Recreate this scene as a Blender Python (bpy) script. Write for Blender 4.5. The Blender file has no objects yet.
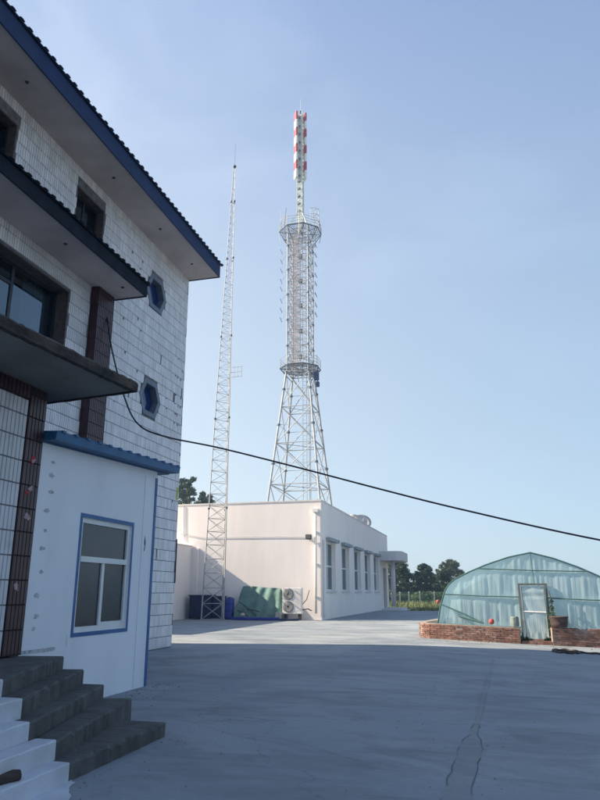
import bpy, math, random
import numpy as np
from mathutils import Vector, Matrix
R = math.radians
random.seed(7)
rng = np.random.default_rng(7)
SC = bpy.context.scene
COL = SC.collection

# ------------------------------------------------------------------ camera
cam_d = bpy.data.cameras.new('camera')
cam = bpy.data.objects.new('camera', cam_d); COL.objects.link(cam)
cam.location = (0, 0, 1.5)
cam.rotation_euler = (R(90) + math.atan(192 / 680), 0, R(15))
cam_d.sensor_fit = 'VERTICAL'; cam_d.sensor_height = 24; cam_d.lens = 680 / 800 * 24
cam_d.clip_end = 6000; cam_d.clip_start = .05
SC.camera = cam

# ------------------------------------------------------------------ sky and sun
SUN = Vector((-1, -.18, .646)).normalized()          # towards the sun
elev = math.asin(SUN.z); azim = math.atan2(SUN.x, SUN.y)
world = bpy.data.worlds.new('World'); SC.world = world; world.use_nodes = True
wn = world.node_tree.nodes; wl = world.node_tree.links
bg = wn['Background']
sky = wn.new('ShaderNodeTexSky'); sky.sky_type = 'NISHITA'; sky.sun_disc = False
sky.sun_elevation = elev; sky.sun_rotation = azim
sky.altitude = 100; sky.air_density = 1.0; sky.dust_density = 1.5; sky.ozone_density = 2.0
# summer haze: a pale veil over the clear sky, whitest at the horizon, the same all the way round, with faint high cloud
tc = wn.new('ShaderNodeTexCoord'); sx = wn.new('ShaderNodeSeparateXYZ'); wl.new(tc.outputs['Generated'], sx.inputs[0])
ramp = wn.new('ShaderNodeValToRGB'); wl.new(sx.outputs['Z'], ramp.inputs[0]); ce = ramp.color_ramp
for pos, c in ((0., (.265, .322, .360)), (.17, (.292, .362, .43)), (.40, (.140, .246, .39)), (.67, (.034, .095, .230)), (1., (.02, .06, .19))):
    e_ = ce.elements[0] if pos == 0. else (ce.elements[1] if pos == 1. else ce.elements.new(pos)); e_.position = pos; e_.color = (*c, 1)
cmap = wn.new('ShaderNodeMapping'); cmap.inputs['Scale'].default_value = (1.6, 1.6, 2.6); cmap.inputs['Rotation'].default_value = (.3, .5, .2); wl.new(tc.outputs['Generated'], cmap.inputs[0])
cn = wn.new('ShaderNodeTexNoise'); cn.inputs['Scale'].default_value = 2.2; cn.inputs['Detail'].default_value = 5; cn.inputs['Distortion'].default_value = .5; wl.new(cmap.outputs[0], cn.inputs['Vector'])
cr_ = wn.new('ShaderNodeMapRange'); cr_.inputs[1].default_value = .5; cr_.inputs[2].default_value = .75; cr_.inputs[4].default_value = .20; wl.new(cn.outputs[0], cr_.inputs[0])
cx = wn.new('ShaderNodeMix'); cx.data_type = 'RGBA'; wl.new(cr_.outputs[0], cx.inputs[0]); wl.new(ramp.outputs[0], cx.inputs[6]); cx.inputs[7].default_value = (.25, .31, .41, 1)
vm_ = wn.new('ShaderNodeVectorMath'); vm_.operation = 'SCALE'; vm_.inputs['Scale'].default_value = 10.; # the veil brightens and whitens towards the sun
dt = wn.new('ShaderNodeVectorMath'); dt.operation = 'DOT_PRODUCT'; wl.new(tc.outputs['Generated'], dt.inputs[0]); dt.inputs[1].default_value = SUN
d2 = wn.new('ShaderNodeMath'); d2.operation = 'MULTIPLY'; wl.new(dt.outputs['Value'], d2.inputs[0]); wl.new(dt.outputs['Value'], d2.inputs[1])
g1 = wn.new('ShaderNodeVectorMath'); g1.operation = 'SCALE'; g1.inputs[0].default_value = (.9, .6, .35); wl.new(dt.outputs['Value'], g1.inputs['Scale'])
g2 = wn.new('ShaderNodeVectorMath'); g2.operation = 'SCALE'; g2.inputs[0].default_value = (.7, .5, .25); wl.new(d2.outputs[0], g2.inputs['Scale'])
g3 = wn.new('ShaderNodeVectorMath'); g3.operation = 'ADD'; wl.new(g1.outputs[0], g3.inputs[0]); wl.new(g2.outputs[0], g3.inputs[1])
g4 = wn.new('ShaderNodeVectorMath'); g4.operation = 'ADD'; wl.new(g3.outputs[0], g4.inputs[0]); g4.inputs[1].default_value = (1, 1, 1)
g5 = wn.new('ShaderNodeVectorMath'); g5.operation = 'MULTIPLY'; wl.new(g4.outputs[0], g5.inputs[0]); wl.new(cx.outputs[2], g5.inputs[1])
wl.new(g5.outputs[0], vm_.inputs[0])
hz = wn.new('ShaderNodeMix'); hz.data_type = 'RGBA'; hz.inputs[0].default_value = .85; wl.new(sky.outputs[0], hz.inputs[6]); wl.new(vm_.outputs[0], hz.inputs[7])
wl.new(hz.outputs[2], bg.inputs[0]); bg.inputs[1].default_value = .10
sl = bpy.data.lights.new('sun', 'SUN'); sun = bpy.data.objects.new('sun', sl); COL.objects.link(sun)
sl.energy = 5.0; sl.angle = R(.6); sl.color = (1, .85, .66)
sun.rotation_euler = SUN.to_track_quat('Z', 'Y').to_euler()
vs = SC.view_settings
vs.view_transform = 'Standard'; vs.look = 'None'; vs.exposure = 1.35; vs.gamma = 1; vs.use_curve_mapping = False

# ------------------------------------------------------------------ materials
def mat(name, col, rough=.7, var=.12, scale=3., bump=0., bscale=40., metal=0., island=0., spec=.4, col2=None, stain=None, sscale=.6, samt=.5, stretch=(1, 1, 1)):
    m = bpy.data.materials.new(name); m.use_nodes = True
    n = m.node_tree.nodes; l = m.node_tree.links; b = n['Principled BSDF']
    b.inputs['Roughness'].default_value = rough; b.inputs['Metallic'].default_value = metal
    b.inputs['Specular IOR Level'].default_value = spec
    geo = n.new('ShaderNodeNewGeometry')
    mp = n.new('ShaderNodeMapping'); mp.inputs['Scale'].default_value = stretch
    l.new(geo.outputs['Position'], mp.inputs[0])
    nz = n.new('ShaderNodeTexNoise'); nz.inputs['Scale'].default_value = scale; nz.inputs['Detail'].default_value = 6
    l.new(mp.outputs[0], nz.inputs['Vector'])
    mx = n.new('ShaderNodeMix'); mx.data_type = 'RGBA'
    c2 = col2 or tuple(c * (1 - 2.2 * var) for c in col)
    c1 = tuple(min(1, c * (1 + var)) for c in col)
    mr = n.new('ShaderNodeMapRange'); mr.inputs[1].default_value = .3; mr.inputs[2].default_value = .7
    l.new(nz.outputs[0], mr.inputs[0]); l.new(mr.outputs[0], mx.inputs[0])
    mx.inputs[6].default_value = (*c2, 1); mx.inputs[7].default_value = (*c1, 1)
    out = mx.outputs[2]
    if stain:
        s = n.new('ShaderNodeTexNoise'); s.inputs['Scale'].default_value = sscale; s.inputs['Detail'].default_value = 8; s.inputs['Roughness'].default_value = .65
        l.new(mp.outputs[0], s.inputs['Vector'])
        sr = n.new('ShaderNodeMapRange'); sr.inputs[1].default_value = .52; sr.inputs[2].default_value = .72; sr.inputs[4].default_value = samt
        l.new(s.outputs[0], sr.inputs[0])
        m2 = n.new('ShaderNodeMix'); m2.data_type = 'RGBA'; l.new(sr.outputs[0], m2.inputs[0]); l.new(out, m2.inputs[6]); m2.inputs[7].default_value = (*stain, 1)
        out = m2.outputs[2]
    if island:
        hs = n.new('ShaderNodeHueSaturation'); k = n.new('ShaderNodeMapRange')
        k.inputs[3].default_value = 1 - island; k.inputs[4].default_value = 1 + island * .5
        l.new(geo.outputs['Random Per Island'], k.inputs[0]); l.new(k.outputs[0], hs.inputs['Value']); l.new(out, hs.inputs['Color'])
        out = hs.outputs[0]
    l.new(out, b.inputs['Base Color'])
    if bump:
        t = n.new('ShaderNodeTexNoise'); t.inputs['Scale'].default_value = bscale; t.inputs['Detail'].default_value = 5
        l.new(mp.outputs[0], t.inputs['Vector'])
        bp = n.new('ShaderNodeBump'); bp.inputs['Strength'].default_value = bump; bp.inputs['Distance'].default_value = .02
        l.new(t.outputs[0], bp.inputs['Height']); l.new(bp.outputs[0], b.inputs['Normal'])
    return m

def glass_mat(name, tint, refl=(.9, .9, .9), ior=1.9):
    m = bpy.data.materials.new(name); m.use_nodes = True
    n = m.node_tree.nodes; l = m.node_tree.links; n.remove(n['Principled BSDF'])
    o = n['Material Output']; tr = n.new('ShaderNodeBsdfTransparent'); tr.inputs[0].default_value = (*tint, 1)
    gl = n.new('ShaderNodeBsdfGlossy'); gl.inputs['Roughness'].default_value = .03; gl.inputs[0].default_value = (*refl, 1)
    fr = n.new('ShaderNodeFresnel'); fr.inputs[0].default_value = ior
    t = n.new('ShaderNodeTexNoise'); t.inputs['Scale'].default_value = 1.5
    bp = n.new('ShaderNodeBump'); bp.inputs['Strength'].default_value = .05; l.new(t.outputs[0], bp.inputs['Height']); l.new(bp.outputs[0], gl.inputs['Normal'])
    mx = n.new('ShaderNodeMixShader'); l.new(fr.outputs[0], mx.inputs[0]); l.new(tr.outputs[0], mx.inputs[1]); l.new(gl.outputs[0], mx.inputs[2])
    l.new(mx.outputs[0], o.inputs[0]); return m

def film_mat(name, col, trans=.22):
    m = bpy.data.materials.new(name); m.use_nodes = True
    n = m.node_tree.nodes; l = m.node_tree.links; n.remove(n['Principled BSDF']); o = n['Material Output']
    geo = n.new('ShaderNodeNewGeometry'); mp = n.new('ShaderNodeMapping'); mp.inputs['Scale'].default_value = (24, 5, .4)
    mp.inputs['Rotation'].default_value = (0, R(6), 0)
    l.new(geo.outputs['Position'], mp.inputs[0])
    nz = n.new('ShaderNodeTexNoise'); nz.inputs['Scale'].default_value = 1.; nz.inputs['Detail'].default_value = 6; nz.inputs['Distortion'].default_value = .25
    l.new(mp.outputs[0], nz.inputs['Vector'])
    bp = n.new('ShaderNodeBump'); bp.inputs['Strength'].default_value = .32; bp.inputs['Distance'].default_value = .04; l.new(nz.outputs[0], bp.inputs['Height'])
    n2 = n.new('ShaderNodeTexNoise'); n2.inputs['Scale'].default_value = .9; n2.inputs['Detail'].default_value = 4; l.new(geo.outputs['Position'], n2.inputs['Vector'])
    cr = n.new('ShaderNodeMix'); cr.data_type = 'RGBA'; l.new(n2.outputs[0], cr.inputs[0])
    cr.inputs[6].default_value = (*[c * .7 for c in col], 1); cr.inputs[7].default_value = (*[min(1, c * 1.15) for c in col], 1)
    df = n.new('ShaderNodeBsdfDiffuse'); tl = n.new('ShaderNodeBsdfTranslucent'); tp = n.new('ShaderNodeBsdfTransparent'); gl = n.new('ShaderNodeBsdfGlossy')
    for s in (df, tl): l.new(cr.outputs[2], s.inputs[0]); l.new(bp.outputs[0], s.inputs['Normal'])
    tp.inputs[0].default_value = (*[min(1, c * 1.3) for c in col], 1); gl.inputs['Roughness'].default_value = .22; l.new(bp.outputs[0], gl.inputs['Normal'])
    def mix(f, a, b):
        s = n.new('ShaderNodeMixShader'); s.inputs[0].default_value = f; l.new(a.outputs[0], s.inputs[1]); l.new(b.outputs[0], s.inputs[2]); return s
    a = mix(.45, df, tl); b = mix(.10, a, gl); c = mix(trans, b, tp)
    l.new(c.outputs[0], o.inputs[0]); return m

def leaf_mat(name, col):
    m = bpy.data.materials.new(name); m.use_nodes = True
    n = m.node_tree.nodes; l = m.node_tree.links; b = n['Principled BSDF']; o = n['Material Output']
    geo = n.new('ShaderNodeNewGeometry'); cr = n.new('ShaderNodeMix'); cr.data_type = 'RGBA'
    l.new(geo.outputs['Random Per Island'], cr.inputs[0])
    cr.inputs[6].default_value = (*[c * .6 for c in col], 1); cr.inputs[7].default_value = (*[c * 1.4 for c in col], 1)
    l.new(cr.outputs[2], b.inputs['Base Color']); b.inputs['Roughness'].default_value = .6
    tl = n.new('ShaderNodeBsdfTranslucent'); l.new(cr.outputs[2], tl.inputs[0])
    mx = n.new('ShaderNodeMixShader'); mx.inputs[0].default_value = .25; l.new(b.outputs[0], mx.inputs[1]); l.new(tl.outputs[0], mx.inputs[2]); l.new(mx.outputs[0], o.inputs[0])
    return m

def concrete_mat(name, col, dirt, lightc):
    m = bpy.data.materials.new(name); m.use_nodes = True
    n = m.node_tree.nodes; l = m.node_tree.links; b = n['Principled BSDF']
    geo = n.new('ShaderNodeNewGeometry')
    def noise(s, d=8, r=.6, dist=0., st=(1, 1, 1)):
        mp = n.new('ShaderNodeMapping'); mp.inputs['Scale'].default_value = st; l.new(geo.outputs['Position'], mp.inputs[0])
        t = n.new('ShaderNodeTexNoise'); t.inputs['Scale'].default_value = s; t.inputs['Detail'].default_value = d; t.inputs['Roughness'].default_value = r; t.inputs['Distortion'].default_value = dist
        l.new(mp.outputs[0], t.inputs['Vector']); return t
    def rng_(src, a, c, lo, hi):
        k = n.new('ShaderNodeMapRange'); k.inputs[1].default_value = a; k.inputs[2].default_value = c; k.inputs[3].default_value = lo; k.inputs[4].default_value = hi
        l.new(src, k.inputs[0]); return k.outputs[0]
    def mix(f, a, c, mode='MIX'):
        x = n.new('ShaderNodeMix'); x.data_type = 'RGBA'; x.blend_type = mode
        if hasattr(f, 'links'): l.new(f, x.inputs[0])
        else: x.inputs[0].default_value = f
        for i, v in ((6, a), (7, c)):
            if hasattr(v, 'links'): l.new(v, x.inputs[i])
            else: x.inputs[i].default_value = (*v, 1)
        return x.outputs[2]
    big = noise(.16, 6, .6, .8); mid = noise(.9, 9, .7, .6, (.55, 1., 1)); fine = noise(30, 6, .7)
    c = mix(rng_(big.outputs[0], .38, .62, 0, 1), col, lightc)
    c = mix(rng_(mid.outputs[0], .46, .66, 0, .9), c, dirt)
    st = noise(.35, 10, .72, 1.5, (.5, 1.7, 1)); c = mix(rng_(st.outputs[0], .55, .68, 0, .6), c, tuple(x * .62 for x in dirt))
    c = mix(rng_(fine.outputs[0], .3, .7, 0, .35), c, tuple(x * .7 for x in col))
    # hairline cracks
    vo = n.new('ShaderNodeTexVoronoi'); vo.feature = 'DISTANCE_TO_EDGE'; vo.inputs['Scale'].default_value = .17
    wob = noise(1.3, 5, .6); va = n.new('ShaderNodeVectorMath'); va.operation = 'MULTIPLY_ADD'
    l.new(wob.outputs['Color'], va.inputs[0]); va.inputs[1].default_value = (1.3, 1.3, 0); l.new(geo.outputs['Position'], va.inputs[2]); l.new(va.outputs[0], vo.inputs['Vector'])
    c = mix(rng_(vo.outputs['Distance'], .0, .0025, .45, 0), c, tuple(x * .6 for x in dirt))
    l.new(c, b.inputs['Base Color'])
    l.new(rng_(mid.outputs[0], .4, .7, .85, .62), b.inputs['Roughness']); b.inputs['Specular IOR Level'].default_value = .35
    bp = n.new('ShaderNodeBump'); bp.inputs['Strength'].default_value = .35; bp.inputs['Distance'].default_value = .01; l.new(fine.outputs[0], bp.inputs['Height'])
    b2 = n.new('ShaderNodeBump'); b2.inputs['Strength'].default_value = .3; b2.inputs['Distance'].default_value = .04; l.new(mid.outputs[0], b2.inputs['Height']); l.new(bp.outputs[0], b2.inputs['Normal'])
    l.new(b2.outputs[0], b.inputs['Normal']); return m

M = {}
M['yard'] = concrete_mat('yard_concrete', (.222, .256, .280), (.130, .150, .166), (.325, .352, .362))
M['patch'] = concrete_mat('patch_concrete', (.215, .24, .252), (.14, .155, .162), (.285, .305, .31))
M['step'] = mat('step_concrete', (.085, .086, .084), .85, .2, 4, .5, 25, stain=(.05, .05, .046), sscale=1.5, samt=.7)
M['white_step'] = mat('whitewashed_step', (.52, .55, .60), .7, .07, 3, .3, 30, stain=(.42, .42, .42), sscale=2.2, samt=.55)
M['field'] = mat('field_soil', (.16, .14, .09), .95, .25, .3, .4, 5, stain=(.08, .11, .04), sscale=.15, samt=.8)
M['tile'] = mat('white_tile', (.71, .71, .75), .35, .05, 2.5, island=.13, stain=(.56, .55, .57), sscale=.9, samt=.5)
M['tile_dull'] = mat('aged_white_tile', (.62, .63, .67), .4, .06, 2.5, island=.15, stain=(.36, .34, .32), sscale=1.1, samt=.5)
M['mortar'] = mat('dark_mortar', (.15, .15, .165), .9, .2, 8)
M['purple'] = mat('purple_tile', (.060, .026, .034), .35, .15, 3, island=.22)
M['purple_mortar'] = mat('purple_mortar', (.028, .02, .024), .9, .2, 6)
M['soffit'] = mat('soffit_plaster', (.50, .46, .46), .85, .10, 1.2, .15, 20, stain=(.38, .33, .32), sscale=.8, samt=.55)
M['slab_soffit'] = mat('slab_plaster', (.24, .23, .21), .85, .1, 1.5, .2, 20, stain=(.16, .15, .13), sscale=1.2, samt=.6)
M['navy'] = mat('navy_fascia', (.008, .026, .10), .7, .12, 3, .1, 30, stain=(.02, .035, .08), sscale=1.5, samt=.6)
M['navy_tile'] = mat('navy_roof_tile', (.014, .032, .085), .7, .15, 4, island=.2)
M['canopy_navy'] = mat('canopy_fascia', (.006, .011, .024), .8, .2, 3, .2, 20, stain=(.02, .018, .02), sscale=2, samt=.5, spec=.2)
M['slab_edge'] = mat('weathered_slab_edge', (.045, .036, .035), .8, .3, 5, .8, 18, stain=(.13, .09, .07), sscale=3.5, samt=.7, stretch=(1, .5, 2))
M['dark_frame'] = mat('dark_window_frame', (.018, .022, .035), .4, .1, 5)
M['reveal'] = mat('brown_reveal', (.09, .075, .075), .6, .2, 9, .2, 30)
M['hex_frame'] = mat('hex_frame', (.13, .16, .22), .5, .1, 6)
M['hex_glass'] = mat('hex_blue_pane', (.012, .035, .13), .12, .05, 2, spec=.6)
M['glass'] = glass_mat('window_glass', (.30, .44, .55), (.72, .87, 1.), 2.4)
M['glass_dim'] = mat('screened_pane', (.022, .032, .050), .16, .1, 3, spec=.5)
M['curtain'] = mat('pale_curtain', (.55, .60, .62), .9, .1, 2)
M['room'] = mat('dark_room', (.035, .04, .05), .9, .1, 2)
M['shed'] = mat('shed_wall', (.72, .745, .80), .6, .03, 1.2, .06, 8, stain=(.60, .62, .66), sscale=1.1, samt=.6, stretch=(1, 1, .35))
M['blue'] = mat('blue_trim', (.030, .12, .31), .5, .1, 4)
M['blue_roof'] = mat('blue_sheet_metal', (.022, .12, .27), .5, .1, 3, metal=.05)
M['upvc'] = mat('white_upvc', (.66, .68, .68), .4, .04, 4)
M['screen'] = mat('insect_screen', (.11, .12, .13), .8, .08, 3)
M['smear'] = mat('grey_filler', (.46, .48, .51), .9, .2, 20, .4, 40)
M['hall'] = mat('hall_wall', (.84, .77, .74), .85, .025, 1.5, .12, 12, stain=(.76, .69, .66), sscale=.7, samt=.7, stretch=(1, 1, .22))
M['coping'] = mat('hall_coping', (.70, .66, .64), .85, .05, 3)
M['pebble'] = mat('pebble', (.24, .235, .22), .9, .2, 5, island=.4)
M['hall_side'] = mat('hall_trim', (.62, .60, .62), .8, .04, 3)
M['hood'] = mat('grey_hood', (.30, .32, .37), .7, .12, 6)
M['pipe'] = mat('white_pipe', (.78, .76, .73), .45, .04, 5)
M['ac'] = mat('ac_casing', (.78, .76, .71), .45, .04, 3)
M['dark'] = mat('dark_plastic', (.035, .037, .042), .6, .1, 8)
M['grille'] = mat('fan_grille', (.10, .10, .105), .5, .1, 8)
M['navy_crate'] = mat('navy_crate', (.010, .022, .085), .55, .15, 4)
M['blue_plastic'] = mat('blue_plastic', (.012, .035, .25), .5, .1, 4)
M['tarp'] = mat('green_tarp', (.105, .20, .18), .75, .15, 2, .5, 6, stain=(.07, .14, .13), sscale=1.4, samt=.6)
M['tower'] = mat('galvanised_steel', (.36, .38, .40), .6, .1, 4, metal=.1)
M['tower_dark'] = mat('dark_steel', (.10, .11, .14), .55, .1, 4, metal=.2)
M['mast'] = mat('pale_mast_steel', (.36, .37, .38), .6, .08, 4, metal=.1)
M['feeder'] = mat('pale_feeder_cable', (.60, .50, .50), .6, .2, 1.5)
M['redp'] = mat('red_antenna_panel', (.45, .015, .045), .5, .05, 3)
M['whitep'] = mat('white_antenna_panel', (.82, .82, .82), .45, .03, 3)
M['greenish'] = mat('pale_green_pole', (.66, .72, .70), .55, .06, 5)
M['cable'] = mat('black_cable', (.018, .022, .038), .6, .1, 4)
M['film'] = film_mat('greenhouse_film', (.58, .75, .80), .14)
M['door_film'] = film_mat('door_film', (.68, .82, .86), .10)
M['gpipe'] = mat('greenhouse_pipe', (.07, .15, .15), .6, .1, 4)
M['gframe'] = mat('door_frame_wood', (.16, .17, .16), .8, .15, 6)
M['brick'] = mat('red_brick', (.22, .115, .09), .9, .15, 6, .3, 40, island=.35, stain=(.40, .33, .29), sscale=2.6, samt=.8)
M['bmortar'] = mat('brick_mortar', (.30, .25, .22), .95, .15, 6)
M['soil'] = mat('bed_soil', (.12, .09, .065), .95, .2, 4, .6, 10)
M['ball'] = mat('red_ball', (.40, .085, .075), .7, .08, 4)
M['stone'] = mat('grey_post', (.19, .23, .22), .85, .15, 5, .3, 20)
M['bucket'] = mat('brown_bucket', (.085, .06, .055), .85, .25, 5, .2, 20)
M['hose'] = mat('dark_hose', (.045, .032, .028), .6, .15, 6)
M['bark'] = mat('bark', (.10, .08, .06), .9, .2, 6, .5, 15)
M['leaf_dark'] = leaf_mat('dark_leaf', (.034, .060, .028))
M['leaf_mid'] = leaf_mat('mid_leaf', (.045, .085, .028))
M['leaf_light'] = leaf_mat('light_leaf', (.075, .13, .035))
M['grass'] = leaf_mat('grass_blade', (.16, .19, .07))
M['post'] = mat('pale_fence_post', (.45, .46, .44), .8, .1, 5)
M['wire'] = mat('green_wire', (.08, .20, .14), .6, .1, 5)
M['paper_red'] = mat('red_paper', (.45, .03, .05), .8, .2, 30)
M['paper'] = mat('torn_white_paper', (.45, .33, .35), .85, .3, 40)
M['yellow'] = mat('yellow_plate', (.45, .48, .10), .6, .1, 8)
M['card'] = mat('cardboard', (.45, .40, .36), .9, .1, 6)
M['wood'] = mat('brown_timber', (.055, .035, .03), .8, .2, 5)

# ------------------------------------------------------------------ mesh helpers
ORG = {}
def empty(name, loc, label=None, cat=None, group=None):
    o = bpy.data.objects.new(name, None); COL.objects.link(o); o.location = loc; o.empty_display_size = .3
    ORG[o.name] = Vector(loc); tag(o, label, cat, group); return o
def tag(o, label=None, cat=None, group=None, kind=None):
    if label: o['label'] = label
    if cat: o['category'] = cat
    if group: o['group'] = group
    if kind: o['kind'] = kind
    return o
class MB:
    def __init__(s): s.v = []; s.f = []
    def add(s, vs, fs):
        k = len(s.v); s.v += [tuple(v) for v in vs]; s.f += [tuple(i + k for i in f) for f in fs]; return s
    def box(s, x0, x1, y0, y1, z0, z1):
        return s.add([(x0, y0, z0), (x1, y0, z0), (x1, y1, z0), (x0, y1, z0), (x0, y0, z1), (x1, y0, z1), (x1, y1, z1), (x0, y1, z1)],
                     [(0, 3, 2, 1), (4, 5, 6, 7), (0, 1, 5, 4), (1, 2, 6, 5), (2, 3, 7, 6), (3, 0, 4, 7)])
    def prism(s, bot, top):
        n = len(bot); return s.add(list(bot) + list(top), [tuple(range(n))[::-1], tuple(range(n, 2 * n))] + [(i, (i + 1) % n, n + (i + 1) % n, n + i) for i in range(n)])
    def extz(s, poly, z0, z1): return s.prism([(x, y, z0) for x, y in poly], [(x, y, z1) for x, y in poly])
    def extx(s, poly, x0, x1): return s.prism([(x0, y, z) for y, z in poly], [(x1, y, z) for y, z in poly])
    def exty(s, poly, y0, y1): return s.prism([(x, y0, z) for x, z in poly], [(x, y1, z) for x, z in poly])
    def tube(s, pts, r, n=6, r1=None, cap=True):
        pts = [Vector(p) for p in pts]; rings = []; m = len(pts); k0 = len(s.v)
        up = None
        for i, p in enumerate(pts):
            d = (pts[min(i + 1, m - 1)] - pts[max(i - 1, 0)]).normalized()
            if up is None: up = Vector((0, 0, 1)) if abs(d.z) < .9 else Vector((1, 0, 0))
            a = d.cross(up).normalized(); b = a.cross(d).normalized(); up = b
            rr = r if r1 is None else r + (r1 - r) * i / max(1, m - 1)
            s.v += [tuple(p + a * math.cos(2 * math.pi * j / n) * rr + b * math.sin(2 * math.pi * j / n) * rr) for j in range(n)]
        for i in range(m - 1):
            for j in range(n):
                q = k0 + i * n; s.f.append((q + j, q + (j + 1) % n, q + n + (j + 1) % n, q + n + j))
        if cap:
            s.f.append(tuple(k0 + j for j in range(n))[::-1]); s.f.append(tuple(k0 + (m - 1) * n + j for j in range(n)))
        return s
    def lathe(s, c, prof, n=16, axis='z'):
        k = len(s.v)
        for r, h in prof:
            for j in range(n):
                a = 2 * math.pi * j / n; u, w = r * math.cos(a), r * math.sin(a)
                s.v.append((c[0] + u, c[1] + w, c[2] + h) if axis == 'z' else ((c[0] + u, c[1] - h, c[2] + w) if axis == 'y' else (c[0] + h, c[1] + u, c[2] + w)))
        for i in range(len(prof) - 1):
            for j in range(n): q = k + i * n; s.f.append((q + j, q + (j + 1) % n, q + n + (j + 1) % n, q + n + j))
        s.f.append(tuple(k + j for j in range(n))[::-1]); s.f.append(tuple(k + (len(prof) - 1) * n + j for j in range(n))); return s
    def sphere(s, c, r, n=14, m=8, sq=1.):
        prof = [(max(1e-3, r * math.sin(math.pi * i / m)), -r * sq * math.cos(math.pi * i / m)) for i in range(m + 1)]
        return s.lathe(c, prof, n)
    def build(s, name, material, parent=None, smooth=False, label=None, cat=None, group=None, kind=None, bevel=0):
        org = Vector((0, 0, 0)); q = parent
        while q is not None and q.parent is not None: q = q.parent
        if q is not None: org = ORG.get(q.name, Vector((0, 0, 0)))
        me = bpy.data.meshes.new(name)
        v = np.array(s.v, float)
        if parent is None:
            c = Vector(((v[:, 0].min() + v[:, 0].max()) / 2, (v[:, 1].min() + v[:, 1].max()) / 2, v[:, 2].min())); org = c
        me.from_pydata((v - np.array(org)).tolist(), [], s.f); me.update()
        me.materials.append(M[material] if isinstance(material, str) else material)
        if smooth: me.polygons.foreach_set('use_smooth', [True] * len(me.polygons))
        o = bpy.data.objects.new(name, me); COL.objects.link(o)
        if parent is not None: o.parent = parent
        else: o.location = org; ORG[o.name] = org
        if bevel:
            bv = o.modifiers.new('bevel', 'BEVEL'); bv.width = bevel; bv.segments = 2; bv.limit_method = 'ANGLE'
        return tag(o, label, cat, group, kind)
def inst(src_mesh, name, pos, parent, rot=None):
    q = parent
    while q.parent is not None: q = q.parent
    o = bpy.data.objects.new(name, src_mesh); COL.objects.link(o); o.parent = parent; o.location = Vector(pos) - ORG[q.name]
    if rot: o.rotation_euler = rot
    return o
def mesh_of(mb, name, material):
    me = bpy.data.meshes.new(name); me.from_pydata(mb.v, [], mb.f); me.update(); me.materials.append(M[material]); return me
def wall_x(mb, xf, th, y0, y1, z0, z1, holes):
    ys = sorted({y0, y1, *[h[0] for h in holes], *[h[1] for h in holes]}); ys = [y for y in ys if y0 <= y <= y1]
    zs = sorted({z0, z1, *[h[2] for h in holes], *[h[3] for h in holes]}); zs = [z for z in zs if z0 <= z <= z1]
    xb = xf - th
    def solid(i, j):
        if i < 0 or j < 0 or i >= len(ys) - 1 or j >= len(zs) - 1: return False
        cy, cz = (ys[i] + ys[i + 1]) / 2, (zs[j] + zs[j + 1]) / 2
        return not any(h[0] < cy < h[1] and h[2] < cz < h[3] for h in holes)
    for i in range(len(ys) - 1):
        for j in range(len(zs) - 1):
            if not solid(i, j): continue
            a, b, c, d = ys[i], ys[i + 1], zs[j], zs[j + 1]
            mb.add([(xf, a, c), (xf, b, c), (xf, b, d), (xf, a, d)], [(0, 1, 2, 3)]); mb.add([(xb, a, c), (xb, b, c), (xb, b, d), (xb, a, d)], [(3, 2, 1, 0)])
            if not solid(i - 1, j): mb.add([(xf, a, c), (xb, a, c), (xb, a, d), (xf, a, d)], [(3, 2, 1, 0)])
            if not solid(i + 1, j): mb.add([(xf, b, c), (xb, b, c), (xb, b, d), (xf, b, d)], [(0, 1, 2, 3)])
            if not solid(i, j - 1): mb.add([(xf, a, c), (xf, b, c), (xb, b, c), (xb, a, c)], [(3, 2, 1, 0)])
            if not solid(i, j + 1): mb.add([(xf, a, d), (xf, b, d), (xb, b, d), (xb, a, d)], [(0, 1, 2, 3)])
    return mb
TY, TZ, GAP, TT = .074, .292, .012, .012     # tile pitch along the wall, pitch in height, joint, thickness
def tile_faces(mb, x, y, z, w, h, t=TT):
    a, b, c, d = y, y + w, z, z + h; e = .004
    mb.add([(x, a, c), (x, b, c), (x, b, d), (x, a, d), (x + t, a + e, c + e), (x + t, b - e, c + e), (x + t, b - e, d - e), (x + t, a + e, d - e)],
           [(4, 5, 6, 7), (0, 1, 5, 4), (1, 2, 6, 5), (2, 3, 7, 6), (3, 0, 4, 7)])

def ground_z(x, y=0):
    u = min(x + 2.5, 16.); s = .5 * (u + math.sqrt(u * u + .5)) - .02 if u > -4 else 0.
    return -.035 * max(0., s)

# ------------------------------------------------------------------ ground
def sheet(name, xs, ys, zoff, m, kind='structure'):
    mb = MB(); nx = len(xs)
    for y in ys:
        for x in xs: mb.v.append((x, y, ground_z(x, y) + zoff))
    for j in range(len(ys) - 1):
        for i in range(nx - 1): k = j * nx + i; mb.f.append((k, k + 1, k + nx + 1, k + nx))
    return mb.build(name, m, kind=kind, smooth=True)
far = [-2500, -800, -300, -120, -80]
sheet('ground', far + list(np.arange(-60, 30, 3.)) + [40, 80, 120, 300, 800, 2500], far + list(np.arange(-60, 120, 10.)) + [160, 300, 800, 2500], -.06, 'field')
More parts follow.
